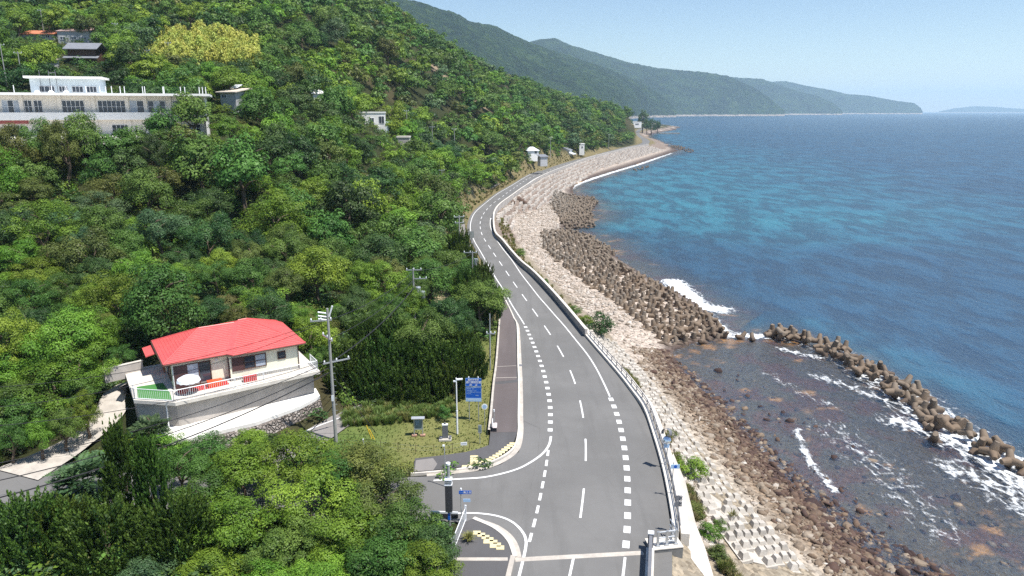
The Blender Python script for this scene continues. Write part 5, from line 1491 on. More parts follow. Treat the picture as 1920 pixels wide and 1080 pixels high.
# standing seams run down each slope
sm = MB()
def seams(a, b, ta, tb, n_):
    for t in np.linspace(0, 1, n_): 
        p = np.array(a) * (1 - t) + np.array(b) * t; q = np.array(ta) * (1 - t) + np.array(tb) * t
        p[2] += .015; q[2] += .015; sm.cyl(p, q, .018, n=4)
def hseams(e0, e1, r0, r1, n_):
    for t in np.linspace(.04, .96, n_):
        p = np.array(e0) * (1 - t) + np.array(r0) * t; q = np.array(e1) * (1 - t) + np.array(r1) * t; p[2] += .012; q[2] += .012; sm.cyl(p, q, .024, n=4)
hseams((x0, y1, ez), (x0, y0, ez), (rl, yr, rzz), (rl, yr, rzz), 15)
hseams((x0, y0, ez), (4.35, y0, ez), (rl, yr, rzz), (5.9, yr, rzz), 17); hseams((4.75, y0 - .62, ez), (x1, y0 - .62, ez), (6.35, yr, rzz + .18), (rr_, yr + .1, rzz + .18), 19)
sm.build('seams', M['red_roof'], rf)
rc = MB()
for a, b in (((x0, y0, ez), (rl, yr, rzz)), ((rl, yr, rzz), (5.95, yr, rzz)), ((6.3, yr, rzz + .18), (rr_, yr + .1, rzz + .18)), ((rr_, yr + .1, rzz + .18), (x1, y0 - .62, ez)), ((x0, y1, ez), (rl, yr, rzz)), ((rr_, yr + .1, rzz + .18), (x1, y1, ez))): rc.cyl(a, b, .06, n=6)
rc.build('ridge_caps', M['red_roof'], rf)
MB().tube([(x0, y0 - .05, ez - .1), (4.3, y0 - .05, ez - .1), (4.7, y0 - .67, ez - .1), (x1, y0 - .67, ez - .1)], .06, 8).build('gutter', M['brown_wood'], hs)
MB().tube([(x0 - .04, y0, ez - .1), (x0 - .04, y1, ez - .1)], .06, 8).build('gutter', M['brown_wood'], hs)
for x_, y_ in ((.05, -.08), (Lh - .05, -.7)): MB().cyl((x_, y_, 0), (x_, y_, 2.45), .04, n=8).build('downpipe', M['white_metal'] if x_ < 1 else M['brown_wood'], hs)
def window(par, x, y, z, w_, h, panes, fr=M['brown_wood'], gl_=(M['glass_dark'],), side=False, mid=False):
    """opening with a frame and panes, in the wall plane y (or x when side)"""
    def bx(mb, cx, cz, dx, dz, d, off):
        if side: mb.box((x - off, y + cx, z + cz), (d, dx, dz))
        else: mb.box((x + cx, y - off, z + cz), (dx, d, dz))
    mb = MB(); e = .07
    bx(mb, w_ / 2, e / 2, w_, e, .1, .04); bx(mb, w_ / 2, h - e / 2, w_, e, .1, .04)
    for i in range(panes + 1): bx(mb, e / 2 + (w_ - e) * i / panes, h / 2, e, h - 2 * e, .1, .04)
    if mid: bx(mb, w_ / 2, h * .5, w_ - 2 * e, .05, .08, .035)
    f_ = mb.build('window', fr, par)
    for i in range(panes):
        mb = MB(); bx(mb, e + (w_ - e) * (i + .5) / panes - e / 2, h / 2, (w_ - e) / panes - e, h - 2 * e, .03, .02); mb.build('pane', gl_[i % len(gl_)], f_)
    return f_
MB().box((.62, -.05, 1.08), (.98, .1, 1.98)).build('shutter', M['shutter'], hs)
window(hs, 1.12, 0, .1, 1.95, 2.0, 2, gl_=(M['curtain'], M['glass_dark']))
MB().box((5.15, -.67, 1.5), (.95, .1, 1.22)).build('shutter', M['shutter'], hs)
window(hs, 5.65, -.62, .9, 1.95, 1.2, 2, gl_=(M['glass_dark'], M['curtain']), mid=True)
window(hs, 8.6, -.62, 1.25, .72, .72, 1)
MB().box((4.47, -.3, 1.05), (.06, .5, 2.1)).build('side_door', M['shutter'], hs)
window(hs, 0, .6, .6, 2.6, 1.7, 2, side=True, gl_=(M['shutter'], M['curtain']))
MB().box((-.06, 5.4, 1.1), (.14, 1.2, 2.2)).build('entrance_door', M['orange_wall'], hs)
mb = MB(); slope(mb, [(-1.5, 4.2, 2.05), (-1.5, 6.9, 2.05), (0, 6.9, 2.35), (0, 4.2, 2.35)]); mb.build('porch_roof', M['red_roof'], hs)
for x_, z_ in ((3.55, 2.05),): MB().cyl((x_, -.1, z_), (x_, 0, z_), .12, n=12).build('vent_cap', M['white_metal'], hs)
MB().box((-.1, 3.4, 1.9), (.2, .25, .3)).build('meter_box', M['white_metal'], hs)
def tow(p, z=0):              # house-frame point to world
    ca, sa = math.cos(HA), math.sin(HA); return (HO[0] + p[0] * ca - p[1] * sa, HO[1] + p[0] * sa + p[1] * ca, HO[2] + z)
DECK = [(-2.9, -.3), (-.2, -2.35), (11.5, -1.3), (11.5, 7.6), (-2.9, 7.6)]
tr_ = thing('terrace', 'raised concrete terrace with a grey retaining wall below the red roofed house', 'terrace', HO, HA)
MB().poly(DECK, -4.2, -.28).build('retaining_wall', M['concrete_wall'], tr_)
MB().poly([(-3.12, -.55), (-.35, -3.0), (11.85, -2.3), (11.85, 7.6), (-3.12, 7.6)], -.277, .02).build('deck_slab', M['concrete_pale'], tr_)
tf = MB().poly([(-2.8, -.35), (-.5, -2.3), (-.4, -.5), (-.6, 2.2), (-2.6, 2.4)], .021, .05).build('turf_mat', M['lawn_green']); tf.location = HO; tf.rotation_euler[2] = HA; tag(tf, 'bright green artificial turf on the left corner of the terrace', 'turf')
rm = MB().poly([(.2, -1.5), (4.2, -1.25), (4.2, -.25), (.2, -.25)], .021, .045).build('red_mat', M['red_box']); rm.location = HO; rm.rotation_euler[2] = HA; tag(rm, 'dark red matting on the terrace in front of the sliding windows', 'mat')
rl_ = thing('terrace_railing', 'white metal railing with thin balusters along the terrace edge', 'railing', HO, HA)
rp = [(-2.9, 2.2), (-3.0, -.45), (-.4, -2.75), (11.7, -2.1), (11.7, 0)]
bal = MB(); top = MB()
for a, b in zip(rp[:-1], rp[1:]):
    a, b = np.array(a), np.array(b); ln = np.linalg.norm(b - a)
    for z_ in (.95, .12): top.cyl((*a, z_), (*b, z_), .035, n=6)
    for t in np.linspace(0, 1, int(ln / .16)): q = a + (b - a) * t; bal.cyl((*q, .12), (*q, .95), .014, n=4, cap=False)
    for t in np.linspace(0, 1, max(2, int(ln / 2))): q = a + (b - a) * t; top.cyl((*q, 0), (*q, .98), .035, n=6)
top.build('rails', M['white_metal'], rl_); bal.build('balusters', M['white_metal'], rl_)
PAD = PX([(288, 818), (312, 800), (360, 790), (592, 728), (600, 742), (562, 762), (480, 792), (420, 806), (350, 824), (300, 830)], 6.6)
m = MB().poly([tuple(q) for q in PAD], 6.3, 6.62); tag(m.build('parking_pad', M['concrete_white']), kind='structure')
sw_ = MB()
e0, e1, e2 = P(600, 744, 6.6), P(480, 795, 6.6), P(350, 827, 6.6)
for a, b in ((e0, e1), (e1, e2)):
    d = (b - a) / np.linalg.norm(b - a); n_ = np.array([-d[1], d[0]]); n_ = n_ if n_[1] < 0 else -n_
    ns = 14
    for j in range(ns):
        p_, q_ = a + (b - a) * j / ns, a + (b - a) * (j + 1) / ns
        sw_.add([(*(p_ + n_ * .45), 4.5), (*(q_ + n_ * .45), 4.5), (*(q_ + n_ * .1), 6.28), (*(p_ + n_ * .1), 6.28), (*(p_ - n_ * .5), 6.28), (*(q_ - n_ * .5), 6.28), (*(p_ - n_ * .5), 4.5), (*(q_ - n_ * .5), 4.5)], [(0, 1, 2, 3), (3, 2, 5, 4), (4, 5, 7, 6), (0, 3, 4, 6), (1, 7, 5, 2)])
o = sw_.build('stone_wall', M['stone_wall']); tag(o, 'rough brown stone retaining wall below the white parking pad', 'stone wall')
ps = thing('parasol', 'white scalloped garden parasol on the left end of the terrace', 'parasol', tow((1.0, -1.5), .02))
cp_ = MB(); n_ = 24
for k in range(3):
    r0, r1, z0_, z1_ = ((.02, .45, 1.62, 1.52), (.45, .85, 1.52, 1.3), (.85, .93, 1.3, 1.12))[k]
    for i in range(n_):
        a, b = 2 * math.pi * i / n_, 2 * math.pi * (i + 1) / n_; s0, s1 = (1 + .03 * (i % 2)), (1 + .03 * ((i + 1) % 2)); dz0, dz1 = (-.05 * (i % 2) if k == 2 else 0), (-.05 * ((i + 1) % 2) if k == 2 else 0)
        cp_.add([(r0 * math.cos(a), r0 * math.sin(a), z0_), (r1 * s0 * math.cos(a), r1 * s0 * math.sin(a), z1_ + dz0), (r1 * s1 * math.cos(b), r1 * s1 * math.sin(b), z1_ + dz1), (r0 * math.cos(b), r0 * math.sin(b), z0_)], [(0, 1, 2, 3)])
cp_.build('canopy', M['parasol'], ps); MB().cyl((0, 0, 0), (0, 0, 1.66), .025, n=8).build('pole', M['white_metal'], ps); MB().lathe([(.01, 0), (.28, 0), (.28, .07), (.05, .12), (.01, .12)]).build('base', M['concrete_grey'], ps)
for nm, lb, pt, dims, mt in (('planter_box', 'orange-red box bench on the terrace by the sliding window', (3.1, -.9), (1.15, .55, .62), M['orange_box']), ('planter_box', 'dark red box bench on the terrace below the shuttered window', (5.9, -1.35), (1.1, .5, .6), M['red_box'])):
    b_ = thing(nm, lb, 'box bench', tow(pt, .02), HA)
    mb = MB().box((0, 0, dims[2] * .38), (dims[0], dims[1], dims[2] * .76)); mb.build('body', mt, b_, bevel=.03)
    MB().box((0, 0, dims[2] * .79), (dims[0] + .06, dims[1] + .06, .05)).build('lid', mt, b_, bevel=.015)
bx_ = thing('bench', 'dark olive bench standing in shade against the retaining wall', 'bench', (*P(538, 741, 6.62), 6.62), HA + .05)
MB().box((0, 0, .42), (1.3, .42, .07)).build('seat', M['green_box'], bx_)
MB().box((0, .2, .62), (1.3, .06, .36)).build('backrest', M['green_box'], bx_)
for x_ in (-.55, .55): MB().box((x_, 0, .2), (.08, .4, .4)).build('leg', M['green_box'], bx_)
post = thing('pipe_post', 'white pipe post standing at the left corner of the terrace wall', 'post', (*P(317, 802, 6.62), 6.62))
MB().cyl((0, 0, 0), (0, 0, 2.4), .055, n=10).build('pipe', M['white_metal'], post); MB().box((0, 0, 2.42), (.2, .2, .05)).build('cap', M['white_metal'], post)
gw = thing('garden_wall', 'low beige garden wall left of the house entrance', 'wall', tow((-3.2, 6.5), -.3), HA + .2)
MB().box((0, 0, .55), (3.2, .22, 1.3)).build('wall_panel', M['concrete_wall'], gw); MB().box((0, 0, 1.22), (3.3, .3, .06)).build('coping', M['concrete_pale'], gw)

# ------------------------------------------------------------------ the school
SO = (-57.2, 135.5, 27.4); STH = R(20)
sh = thing('school', 'long two-storey cream school with a flat roof and a rooftop hall', 'school', SO, STH)
def fx_(px): k = (px - 960) / F; return (k * (CP * SO[1] - .3) - SO[0]) / (math.cos(STH) - CP * k * math.sin(STH))
MB().box((-35, 4.6, 3.6), (70, 9.2, 7.2)).build('wall', M['school_wall'], sh)
MB().box((-34.6, 3.6, 7.42), (71.2, 12.4, .42)).build('roof_slab', M['white_wall'], sh)
MB().box((-35, -.5, 3.15), (70, 1.0, .25)).build('balcony_floor', M['school_wall'], sh)
MB().box((-35, -1.06, 3.72), (70, .12, 1.25)).build('balcony_parapet', M['white_wall'], sh)
MB().box((.1, -.55, 3.6), (.35, 1.1, 7.2)).build('end_wall', M['white_wall'], sh)
for px in (238, 272.5, 318, 175, 112, 40): MB().box((fx_(px), -.12, 3.6), (.6, .24, 7.18)).build('pilaster', M['school_wall'], sh)
for a, b, n_, q_ in ((324, 376, 4, 0), (277, 310, 3, 1), (243, 270, 2, 2), (183, 235, 6, 0), (116, 158, 5, 0), (63, 79, 2, 0), (45, 60, 2, 0), (3, 36, 3, 2), (-40, -8, 3, 0)):
    xa, xb = fx_(a), fx_(b)
    window(sh, xa, 0, 4.25 if q_ != 2 else 4.25, xb - xa, 2.15, n_, fr=M['white_metal'], gl_=((M['glass_dark'],), (M['glass_dark'], M['curtain']), (M['curtain'], M['glass_dark']))[q_], mid=True)
for a, b, n_ in ((346, 372, 3), (204, 237, 4), (276, 305, 3), (8, 31, 3), (-40, -10, 3)):
    window(sh, fx_(a), 0, .7, fx_(b) - fx_(a), 1.5, n_, fr=M['white_metal'], mid=True)
MB().box((fx_(20), -.45, 2.72), (4.4, .9, .55)).build('awning', simple('faded_red_awning', (.30, .085, .075), .8), sh)
ph = MB().box(((fx_(48) + fx_(184)) / 2, 7.4, 8.95), (fx_(184) - fx_(48), 5.6, 2.7)).build('rooftop_hall', M['blue_wall'], sh)
MB().box(((fx_(40) + fx_(191)) / 2, 7.2, 10.42), (fx_(191) - fx_(40), 7.4, .38)).build('rooftop_hall_roof', M['white_wall'], ph)
for a, b in ((65, 95), (103, 120), (128, 150), (156, 176)): window(ph, fx_(a), 4.6, 7.85, fx_(b) - fx_(a), 1.1, 3, fr=M['white_metal'])
for px in (-20, 29, 100, 127, 164, 190, 201, 212, 228, 236, 270, 274, 308, 310, 341, 349, 376, 382, 388): MB().cyl((fx_(px), .4, 7.6), (fx_(px), .4, 8.9), .07, n=6).build('rooftop_post', M['white_metal'], sh)
for px in (180, 205, 232): MB().lathe([(.5, 0), (.45, .25), (.25, .45), (.01, .5)], (fx_(px) - 9, 1.2, 7.63), 10).build('skylight_dome', M['white_metal'], sh)
mb = MB()
for px in (70, 88, 101): mb.cyl((fx_(px), 4.3, 7.6), (fx_(px), 4.3, 11.6), .05, n=5)
mb.cyl((fx_(88), 4.3, 11.2), (fx_(101), 4.3, 11.2), .05, n=5); mb.build('aerial_frame', M['grey_metal'], sh)
m = MB().box((-90, 115.5, 27.2), (60, 11.0, 1.1), STH); tag(m.build('school_yard', M['concrete_white']), kind='structure')
lp = thing('yard_lamp', 'tall white lamp with a round head in the school yard', 'lamp', (*ray(18, 236, 126)[:2], 27.75))
MB().cyl((0, 0, 0), (0, 0, 3.9), .07, .05, 8).build('pole', M['white_metal'], lp); MB().lathe([(.02, 3.9), (.4, 4.05), (.45, 4.25), (.3, 4.45), (.02, 4.5)], n=12).build('lamp_head', M['sign_white'], lp)
# bare pollarded tree in front of the school
pt_ = ray(310, 245, 122); g_ = float(Hq(pt_[0], pt_[1]))
pol = thing('pollarded_tree', 'lopped tree with thick upright limbs in front of the right half of the school', 'tree', (pt_[0], pt_[1], g_))
mb = MB(); cr_V, cr_T = [], []
mb.cyl((0, 0, 0), (0, 0, 1.8), .35, .3, 8)
rr2 = np.random.default_rng(5)
for a, hgt, ld in ((0.2, 5.6, 1.2), (1.4, 4.6, 2.2), (2.6, 6.6, .8), (3.3, 4.2, 3.2), (4.4, 5.4, 1.6), (5.4, 4.4, 2.6), (6.0, 3.6, 3.6)):
    e = np.array([math.cos(a) * ld, math.sin(a) * ld * .5, 1.5 + hgt]); mid = e * .5 + np.array([0, 0, .2]); mb.cyl((0, 0, 1.5), mid, .2, .14, 7); mb.cyl(mid, e, .14, .1, 7)
    k = 260; t = rr2.uniform(.25, 1.05, k); o = sphere_pts(k, rr2); C = np.array([0, 0, 1.5]) * (1 - t)[:, None] + e * t[:, None] + o * rr2.uniform(.2, .55, k)[:, None]
    cr_V.append(leaf_quads(C, unit(o + np.array([0, 0, .5])), .3 * rr2.uniform(.7, 1.3, k), rr2)); cr_T.append(rr2.uniform(0, .7, k))
o = quad_mesh('foliage', np.vstack(cr_V), np.concatenate(cr_T), LEAF['dark']); link('foliage', o, pol); mb.build('limbs', M['bark_pale'], pol)

# ------------------------------------------------------------------ scattered hillside buildings
def small_house(name, label, u, v, D, w_, d_, h, wall, roof, kind='gable', rz=0, rh=1.3, over=.4, wins=(), base=2.5, extra=None):
    p = ray(u, v, D); t = thing(name, label, 'house' if 'shed' not in name else 'shed', p, rz)
    MB().box((0, d_ / 2, (h - base) / 2), (w_, d_, h + base)).build('wall', wall, t)
    mb = MB(); x0_, x1_, y0_, y1_ = -w_ / 2 - over, w_ / 2 + over, -over, d_ + over
    if kind == 'gable':
        ym = (y0_ + y1_) / 2; slope(mb, [(x0_, y0_, h), (x1_, y0_, h), (x1_, ym, h + rh), (x0_, ym, h + rh)], .15); slope(mb, [(x1_, y1_, h), (x0_, y1_, h), (x0_, ym, h + rh), (x1_, ym, h + rh)], .15)
        gb = MB(); 
        for s_ in (-1, 1): gb.add([(s_ * w_ / 2, 0, h - .02), (s_ * w_ / 2, d_, h - .02), (s_ * w_ / 2, d_ / 2, h + rh * .86)], [(0, 1, 2)])
        gb.build('gable', wall, t)
    elif kind == 'shed':
        slope(mb, [(x0_, y0_, h), (x1_, y0_, h), (x1_, y1_, h + rh), (x0_, y1_, h + rh)], .18)
    elif kind == 'hip':
        ym = (y0_ + y1_) / 2; k = min(w_, d_) * .45; a, b = (x0_ + k, ym, h + rh), (x1_ - k, ym, h + rh)
        for f_ in ([(x0_, y0_, h), (x1_, y0_, h), b, a], [(x1_, y1_, h), (x0_, y1_, h), a, b], [(x0_, y1_, h), (x0_, y0_, h), a], [(x1_, y0_, h), (x1_, y1_, h), b]): slope(mb, f_, .15)
    else:
        mb.box((0, d_ / 2, h + .15), (w_ + .3, d_ + .3, .45))
    mb.build('roof', roof, t)
    for (x, z_, ww, hh_, n_, side) in wins:
        if side: window(t, (w_ / 2 + .06) if side > 0 else -w_ / 2, x, z_, ww, hh_, n_, fr=M['white_metal'], side=True)
        else: window(t, x, 0, z_, ww, hh_, n_, fr=M['white_metal'])
    return t
small_house('long_shed', 'long low grey shed with an orange tile roof among the trees', 71, 74, 222, 9.6, 4, 1.6, M['grey_wall'], M['orange_roof'], 'shed', rh=1.4, wins=((2.4, .5, 1.3, .8, 2, 0),))
small_house('hillside_house', 'grey two-storey hillside house with a faded pink roof', 139, 79, 214, 9.0, 6, 3.1, M['grey_wall'], M['pink_roof'], 'shed', rh=1.5, over=.25, wins=((-3.9, .6, 1.6, .9, 2, 0), (-.7, .6, 1.6, .9, 2, 0), (2.2, .6, 1.6, .8, 2, 0)))
jh = small_house('old_house', 'old dark wooden two-tier house with grey tiled roofs on the hillside', 156, 122, 188, 6.6, 5.5, 3.9, M['brown_wood'], M['grey_tile'], 'gable', rz=.12, rh=1.7, over=.8, wins=((-2.2, .3, 1.6, 1.2, 2, 0),))
mb = MB(); slope(mb, [(-4.2, -1.2, 1.7), (4.2, -1.2, 1.7), (4.2, 0, 2.25), (-4.2, 0, 2.25)], .12); slope(mb, [(-4.2, -1.2, 1.7), (-3.3, 0, 2.25), (-3.3, 5.5, 2.25), (-4.2, 6.5, 1.7)], .12); mb.build('lower_roof', M['grey_tile'], jh)
h3 = small_house('workshop_shed', 'small grey workshop with a sloping tan roof right of the school', 428, 189, 160, 4.2, 4, 1.9, M['grey_wall'], M['tan_roof'], 'shed', rz=-.35, rh=.9, over=.7, wins=((-1.7, .6, 1.4, .7, 2, 0),))
mb = MB(); slope(mb, [(-1.6, 2.8, 2.9), (.3, 2.8, 2.9), (.3, 4.6, 3.6), (-1.6, 4.6, 3.6)], .12); mb.build('upper_roof', M['pale_roof'], h3)
wh = small_house('cubic_house', 'white two-storey cubic house with a balcony in the hillside woods', 700, 248, 230, 7.6, 6.5, 6.0, M['white_wall'], M['white_wall'], 'flat', rz=.12, wins=((-3.2, 3.0, .9, 1.4, 1, 0), (-1.0, 3.1, 1.4, 1.4, 2, 0), (1.9, 2.7, 1.7, 2.3, 2, 0), (-1.0, .5, 1.6, .9, 2, 0)))
MB().box((-.2, -.9, 2.25), (3.4, .12, 1.1)).build('balcony', M['white_wall'], wh); MB().box((-.2, -.45, 1.65), (3.4, .9, .15)).build('balcony_floor', M['white_wall'], wh); MB().box((4.3, 1.5, 1.6), (1.0, 1.4, 3.4)).build('side_annex', M['blue_wall'], wh)
small_house('concrete_hut', 'low roofless concrete hut right of the white cubic house', 756, 268, 214, 3.6, 3.0, 1.6, M['concrete_wall'], M['concrete_pale'], 'flat', wins=())
tp = MB(); tp.add([(-1, 0, .1), (-.3, -.25, .35), (.4, .1, .3), (1.1, 0, .1), (1, .8, .15), (.3, 1.1, .55), (-.5, .9, .45), (-1.1, .7, .1), (.1, .45, .7)], [(0, 1, 8, 7), (1, 2, 8), (2, 3, 4, 8), (8, 4, 5), (8, 5, 6), (8, 6, 7)])
o = tp.build('tarpaulin', M['tarp']); o.location = ray(693, 259, 226); tag(o, 'crumpled bright blue tarpaulin below the white cubic house', 'tarpaulin')
rw = thing('cliff_wall', 'grey concrete slope wall with bare rock below the white cubic house', 'wall', ray(708, 300, 199)); MB().box((0, 1, 2.2), (2.0, 1.2, 5.4), taper=.8).build('wall_face', M['concrete_grey'], rw)
bd = merged('rock', RV, RF, np.array([[2.2, .8, 1.6], [3.2, 1, .6], [1.6, .6, 3.6]]), np.array([[1.2, 1, 2.2], [1.4, 1, 1.4], [.9, .8, 1.4]]), M['rock'], np.array([.42, .35, .45])); link('rock_face', bd, rw)
small_house('small_white_house', 'tiny white gabled house half hidden in the woods right of the school', 596, 186, 205, 2.6, 3, 1.6, M['white_wall'], M['white_wall'], 'gable', rz=.5, rh=1.0)
small_house('roadside_house', 'white house with a pale hipped roof above the far road', 1000, 292, 325, 5.2, 5, 2.3, M['white_wall'], M['pale_roof'], 'hip', rz=.3, rh=1.6, wins=((.6, .9, 1.2, 1.2, 1, 0),))
small_house('roadside_shed', 'low grey shed below the white hipped house by the far road', 1020, 301, 312, 3.4, 3, 1.7, M['grey_wall'], M['grey_tile'], 'shed', rz=.4, rh=.8)
h5 = small_house('roadside_house', 'grey two-storey house with a pale gable roof beside the far road', 1070, 296, 412, 5.6, 7, 4.4, M['white_wall'], M['grey_tile'], 'gable', rz=1.2, rh=1.6, wins=((1.2, 1.0, 1.2, 1.2, 1, 0), (1.2, 3.0, 1.2, 1.1, 1, 0)))
mb = MB(); slope(mb, [(-3.2, -2.6, 2.2), (3.2, -2.6, 2.2), (3.2, 0, 3.0), (-3.2, 0, 3.0)], .12); mb.build('lean_to_roof', M['pale_roof'], h5)
small_house('white_hut', 'narrow tall white hut beside the far road', 1091, 283, 428, 3.0, 3, 4.0, M['white_wall'], M['white_wall'], 'flat', wins=((-.3, 1.6, .9, 1.2, 1, 0),))
small_house('headland_house', 'white flat-roofed building on the wooded headland by the far bend', 1194, 236, 930, 12, 8, 4.6, M['white_wall'], M['white_wall'], 'flat', over=1, wins=((-2, 1.2, 4.5, 1.8, 3, 0),))
small_house('hilltop_house', 'small house with a grey gable roof high on the hillside', 463, 18, 300, 6.5, 5, 1.6, M['grey_wall'], M['grey_tile'], 'gable', rh=1.4, over=.6)
small_house('tool_shed', 'tiny shed with a rusty white roof left of the old dark house', 93, 122, 180, 2.4, 2, 1.2, M['grey_wall'], M['tan_roof'], 'shed', rh=.5)
def car(label, u, v, mat, rz, D=None):
    p = P(u, v, RZ); t = thing('parked_car', label, 'car', (*p, RZ), rz, 'cars parked beside the far road')
    b = MB(); pr_ = [(-2.0, .35), (-2.05, .75), (-1.6, .92), (-1.1, 1.42), (.5, 1.45), (1.1, .98), (1.95, .85), (2.05, .4)]
    n_ = len(pr_)
    for s_ in (-1, 1): b.add([(x, s_ * .78, z_) for x, z_ in pr_], [tuple(range(n_)) if s_ < 0 else tuple(range(n_ - 1, -1, -1))])
    b.add([(x, -.78, z_) for x, z_ in pr_] + [(x, .78, z_) for x, z_ in pr_], [(i, n_ + i, n_ + (i + 1) % n_, (i + 1) % n_) for i in range(n_)])
    b.build('body', mat, t)
    for s_ in (-1, 1): MB().box((-.25, s_ * .785, 1.18), (1.5, .02, .34)).build('side_window', M['glass_dark'], t)
    MB().add([(.58, -.7, 1.42), (1.12, -.7, 1.0), (1.12, .7, 1.0), (.58, .7, 1.42)], [(0, 1, 2, 3)]).build('windscreen', M['glass_dark'], t)
    for x_ in (-1.25, 1.25):
        for s_ in (-1, 1): MB().cyl((x_, s_ * .6, .32), (x_, s_ * .82, .32), .32, n=12).build('wheel', M['rubber'], t)
car('white hatchback parked beside the far road', 1101, 286, M['car_white'], .9); car('dark car parked beside the grey roadside house', 1088, 291.5, M['car_dark'], .9)
pier = thing('pier', 'low dark concrete pier reaching into the sea beyond the headland', 'pier', (*P(1255, 250.5, .5), 0)); pq = P(1278, 250.5, .5) - P(1240, 250.5, .5)
MB().box((0, 0, .4), (np.linalg.norm(pq), 4, 2.2)).build('pier_body', M['concrete_grey'], pier); MB().box((0, 0, 1.55), (np.linalg.norm(pq) + .4, 4.4, .12)).build('pier_deck', M['concrete'], pier)

# ------------------------------------------------------------------ poles, wires, lamps, signs
def upole(label, u, vb, D, h, arms=(), r_=.17, mat=M['pole'], name='utility_pole', group='utility poles', zbase=None, extras=None):
    p = ray(u, vb, D) if zbase is None else np.array([*P(u, vb, zbase), zbase])
    t = thing(name, label, 'utility pole', p, 0, group)
    MB().cyl((0, 0, -1.5), (0, 0, h), r_, r_ * .6, 12).build('pole_shaft', mat, t)
    for z_, ln, a, off in arms:
        ca, sa = math.cos(a), math.sin(a); c_ = MB()
        c_.box((ca * off, sa * off, z_), (ln, .1, .1), a); am = c_.build('crossarm', M['galv'], t); ins = MB()
        for k in np.linspace(-.45, .45, 3): ins.lathe([(.01, 0), (.05, .02), (.07, .1), (.04, .2), (.01, .22)], (ca * (off + ln * k), sa * (off + ln * k), z_ + .05), 8)
        ins.build('insulators', M['sign_white'], am)
    return t, p
A_, pA = upole('tall grey concrete utility pole between the lawn and the red roofed house', 630, 826, 0, 11.6, ((10.6, 1.7, .25, -.55), (9.0, 2.0, 2.2, .4), (7.0, 2.3, .62, .5)), .155, zbase=5.0)
for z_ in (11.3, 11.0, 10.75): MB().cyl((-.75, -.1, z_), (-.1, 0, z_ - .12), .07, n=8).build('insulator', M['sign_white'], A_)
MB().cyl((.1, 0, 10.9), (.42, 0, 11.8), .07, n=8).build('arrester', M['sign_white'], A_)
mb = MB()
for k in range(9): mb.cyl((.1, 0, 2.2 + k * .55), (.32, 0, 2.2 + k * .55), .015, n=5)
mb.build('climbing_pegs', M['galv'], A_); MB().box((.0, -.18, 3.9), (.2, .03, .5)).build('number_plate', M['sign_white'], A_)
B_, pB = upole('utility pole with transformers rising from the trees left of the road', 777, 580, 84, 5.2, ((5.0, 1.9, .1, .1), (3.9, 1.7, .05, .8)), .15)
for x_, y_, z_ in ((.55, 0, 2.0), (1.05, .15, 1.4)):
    tm = MB().lathe([(.01, 0), (.3, 0), (.33, .1), (.33, .8), (.28, .9), (.01, .95)], (x_, y_, z_), 12).build('transformer', M['galv'], B_)
C_, pC = upole('utility pole with a transformer box behind the roadside conifers', 887, 568, 98, 7.6, ((7.4, 1.9, 0, -.3), (3.0, 1.6, .1, .5)), .15)
MB().lathe([(.01, 0), (.3, 0), (.3, .9), (.01, .95)], (.5, 0, 5.6), 12).build('transformer', M['galv'], C_)
D_, pD = upole('slim steel utility pole standing in the verge grass left of the pavement', 919, 692, 0, 6.2, ((4.0, .95, 0, .1),), .1, M['galv'], zbase=5.0)
E_, pE = upole('utility pole among conifers at the left of the first road bend', 862, 470, 118, 6.0, ((5.8, 1.8, .3, 0), (4.8, 1.5, .3, 0)), .15)
for i, (u, vb, D, h, w_) in enumerate(((283, 160, 190, 9, 'right of the school roof in front of dark woods'), (82, 60, 226, 6.5, 'between the orange and pink roofed sheds'), (221, 88, 210, 6.5, 'left of the yellow bamboo grove'), (13, 160, 165, 9, 'at the left frame edge above the school'), (40, 140, 165, 5, 'with a pale top above the left end of the school'), (763, 232, 240, 4.5, 'above the concrete hut in the woods'), (811, 265, 238, 5, 'in the woods right of the concrete hut'), (852, 262, 250, 4, 'thin and pale in the middle woods'), (829, 352, 190, 5, 'in the reeds left of the far road'), (824, 330, 195, 5, 'above the reeds left of the far road'), (318, 108, 205, 4.2, 'in front of the yellow bamboo grove'), (1141, 276, 500, 9, 'beside the far road before the headland'), (1032, 290, 330, 8, 'beside the white hipped roadside house'), (586, 182, 215, 4, 'beside the tiny white house in the woods'))):
    upole('thin grey utility pole ' + w_, u, vb, D, h, ((h - .35, 1.6, .3, 0),), .13, group='hillside utility poles')
def wire(label, a, b, sag=.5, r_=.014, n_=14):
    r_ *= 1.7
    a, b = np.array(a, float), np.array(b, float); t = np.linspace(0, 1, n_); p = a + (b - a) * t[:, None]; p[:, 2] -= sag * 4 * t * (1 - t)
    mb = MB().tube([tuple(q) for q in p], r_, 5); tag(mb.build('overhead_wire', M['wire']), label, 'wire', 'overhead wires')
zA = lambda z_: np.array([pA[0], pA[1], 5 + z_])
for z_, lft, s_, r_, w_ in ((6.1, (-20, 938, 40), .9, .028, 'lowest thick wire from the tall pole to the lower left'), (6.5, (-20, 905, 40.5), .9, .02, 'second wire from the tall pole to the lower left'), (7.0, (-20, 872, 41), .8, .016, 'third wire from the tall pole to the lower left'), (7.2, (-20, 800, 44), .8, .013, 'fourth wire crossing the terrace from the tall pole'), (10.6, (-20, 727, 50), 1.0, .013, 'upper wire crossing the red roof to the left'), (10.5, (-20, 765, 49), 1.2, .013, 'second upper wire crossing the red roof to the left')):
    wire(w_, zA(z_) + np.array([-.2, 0, 0]), ray(*lft), s_, r_)
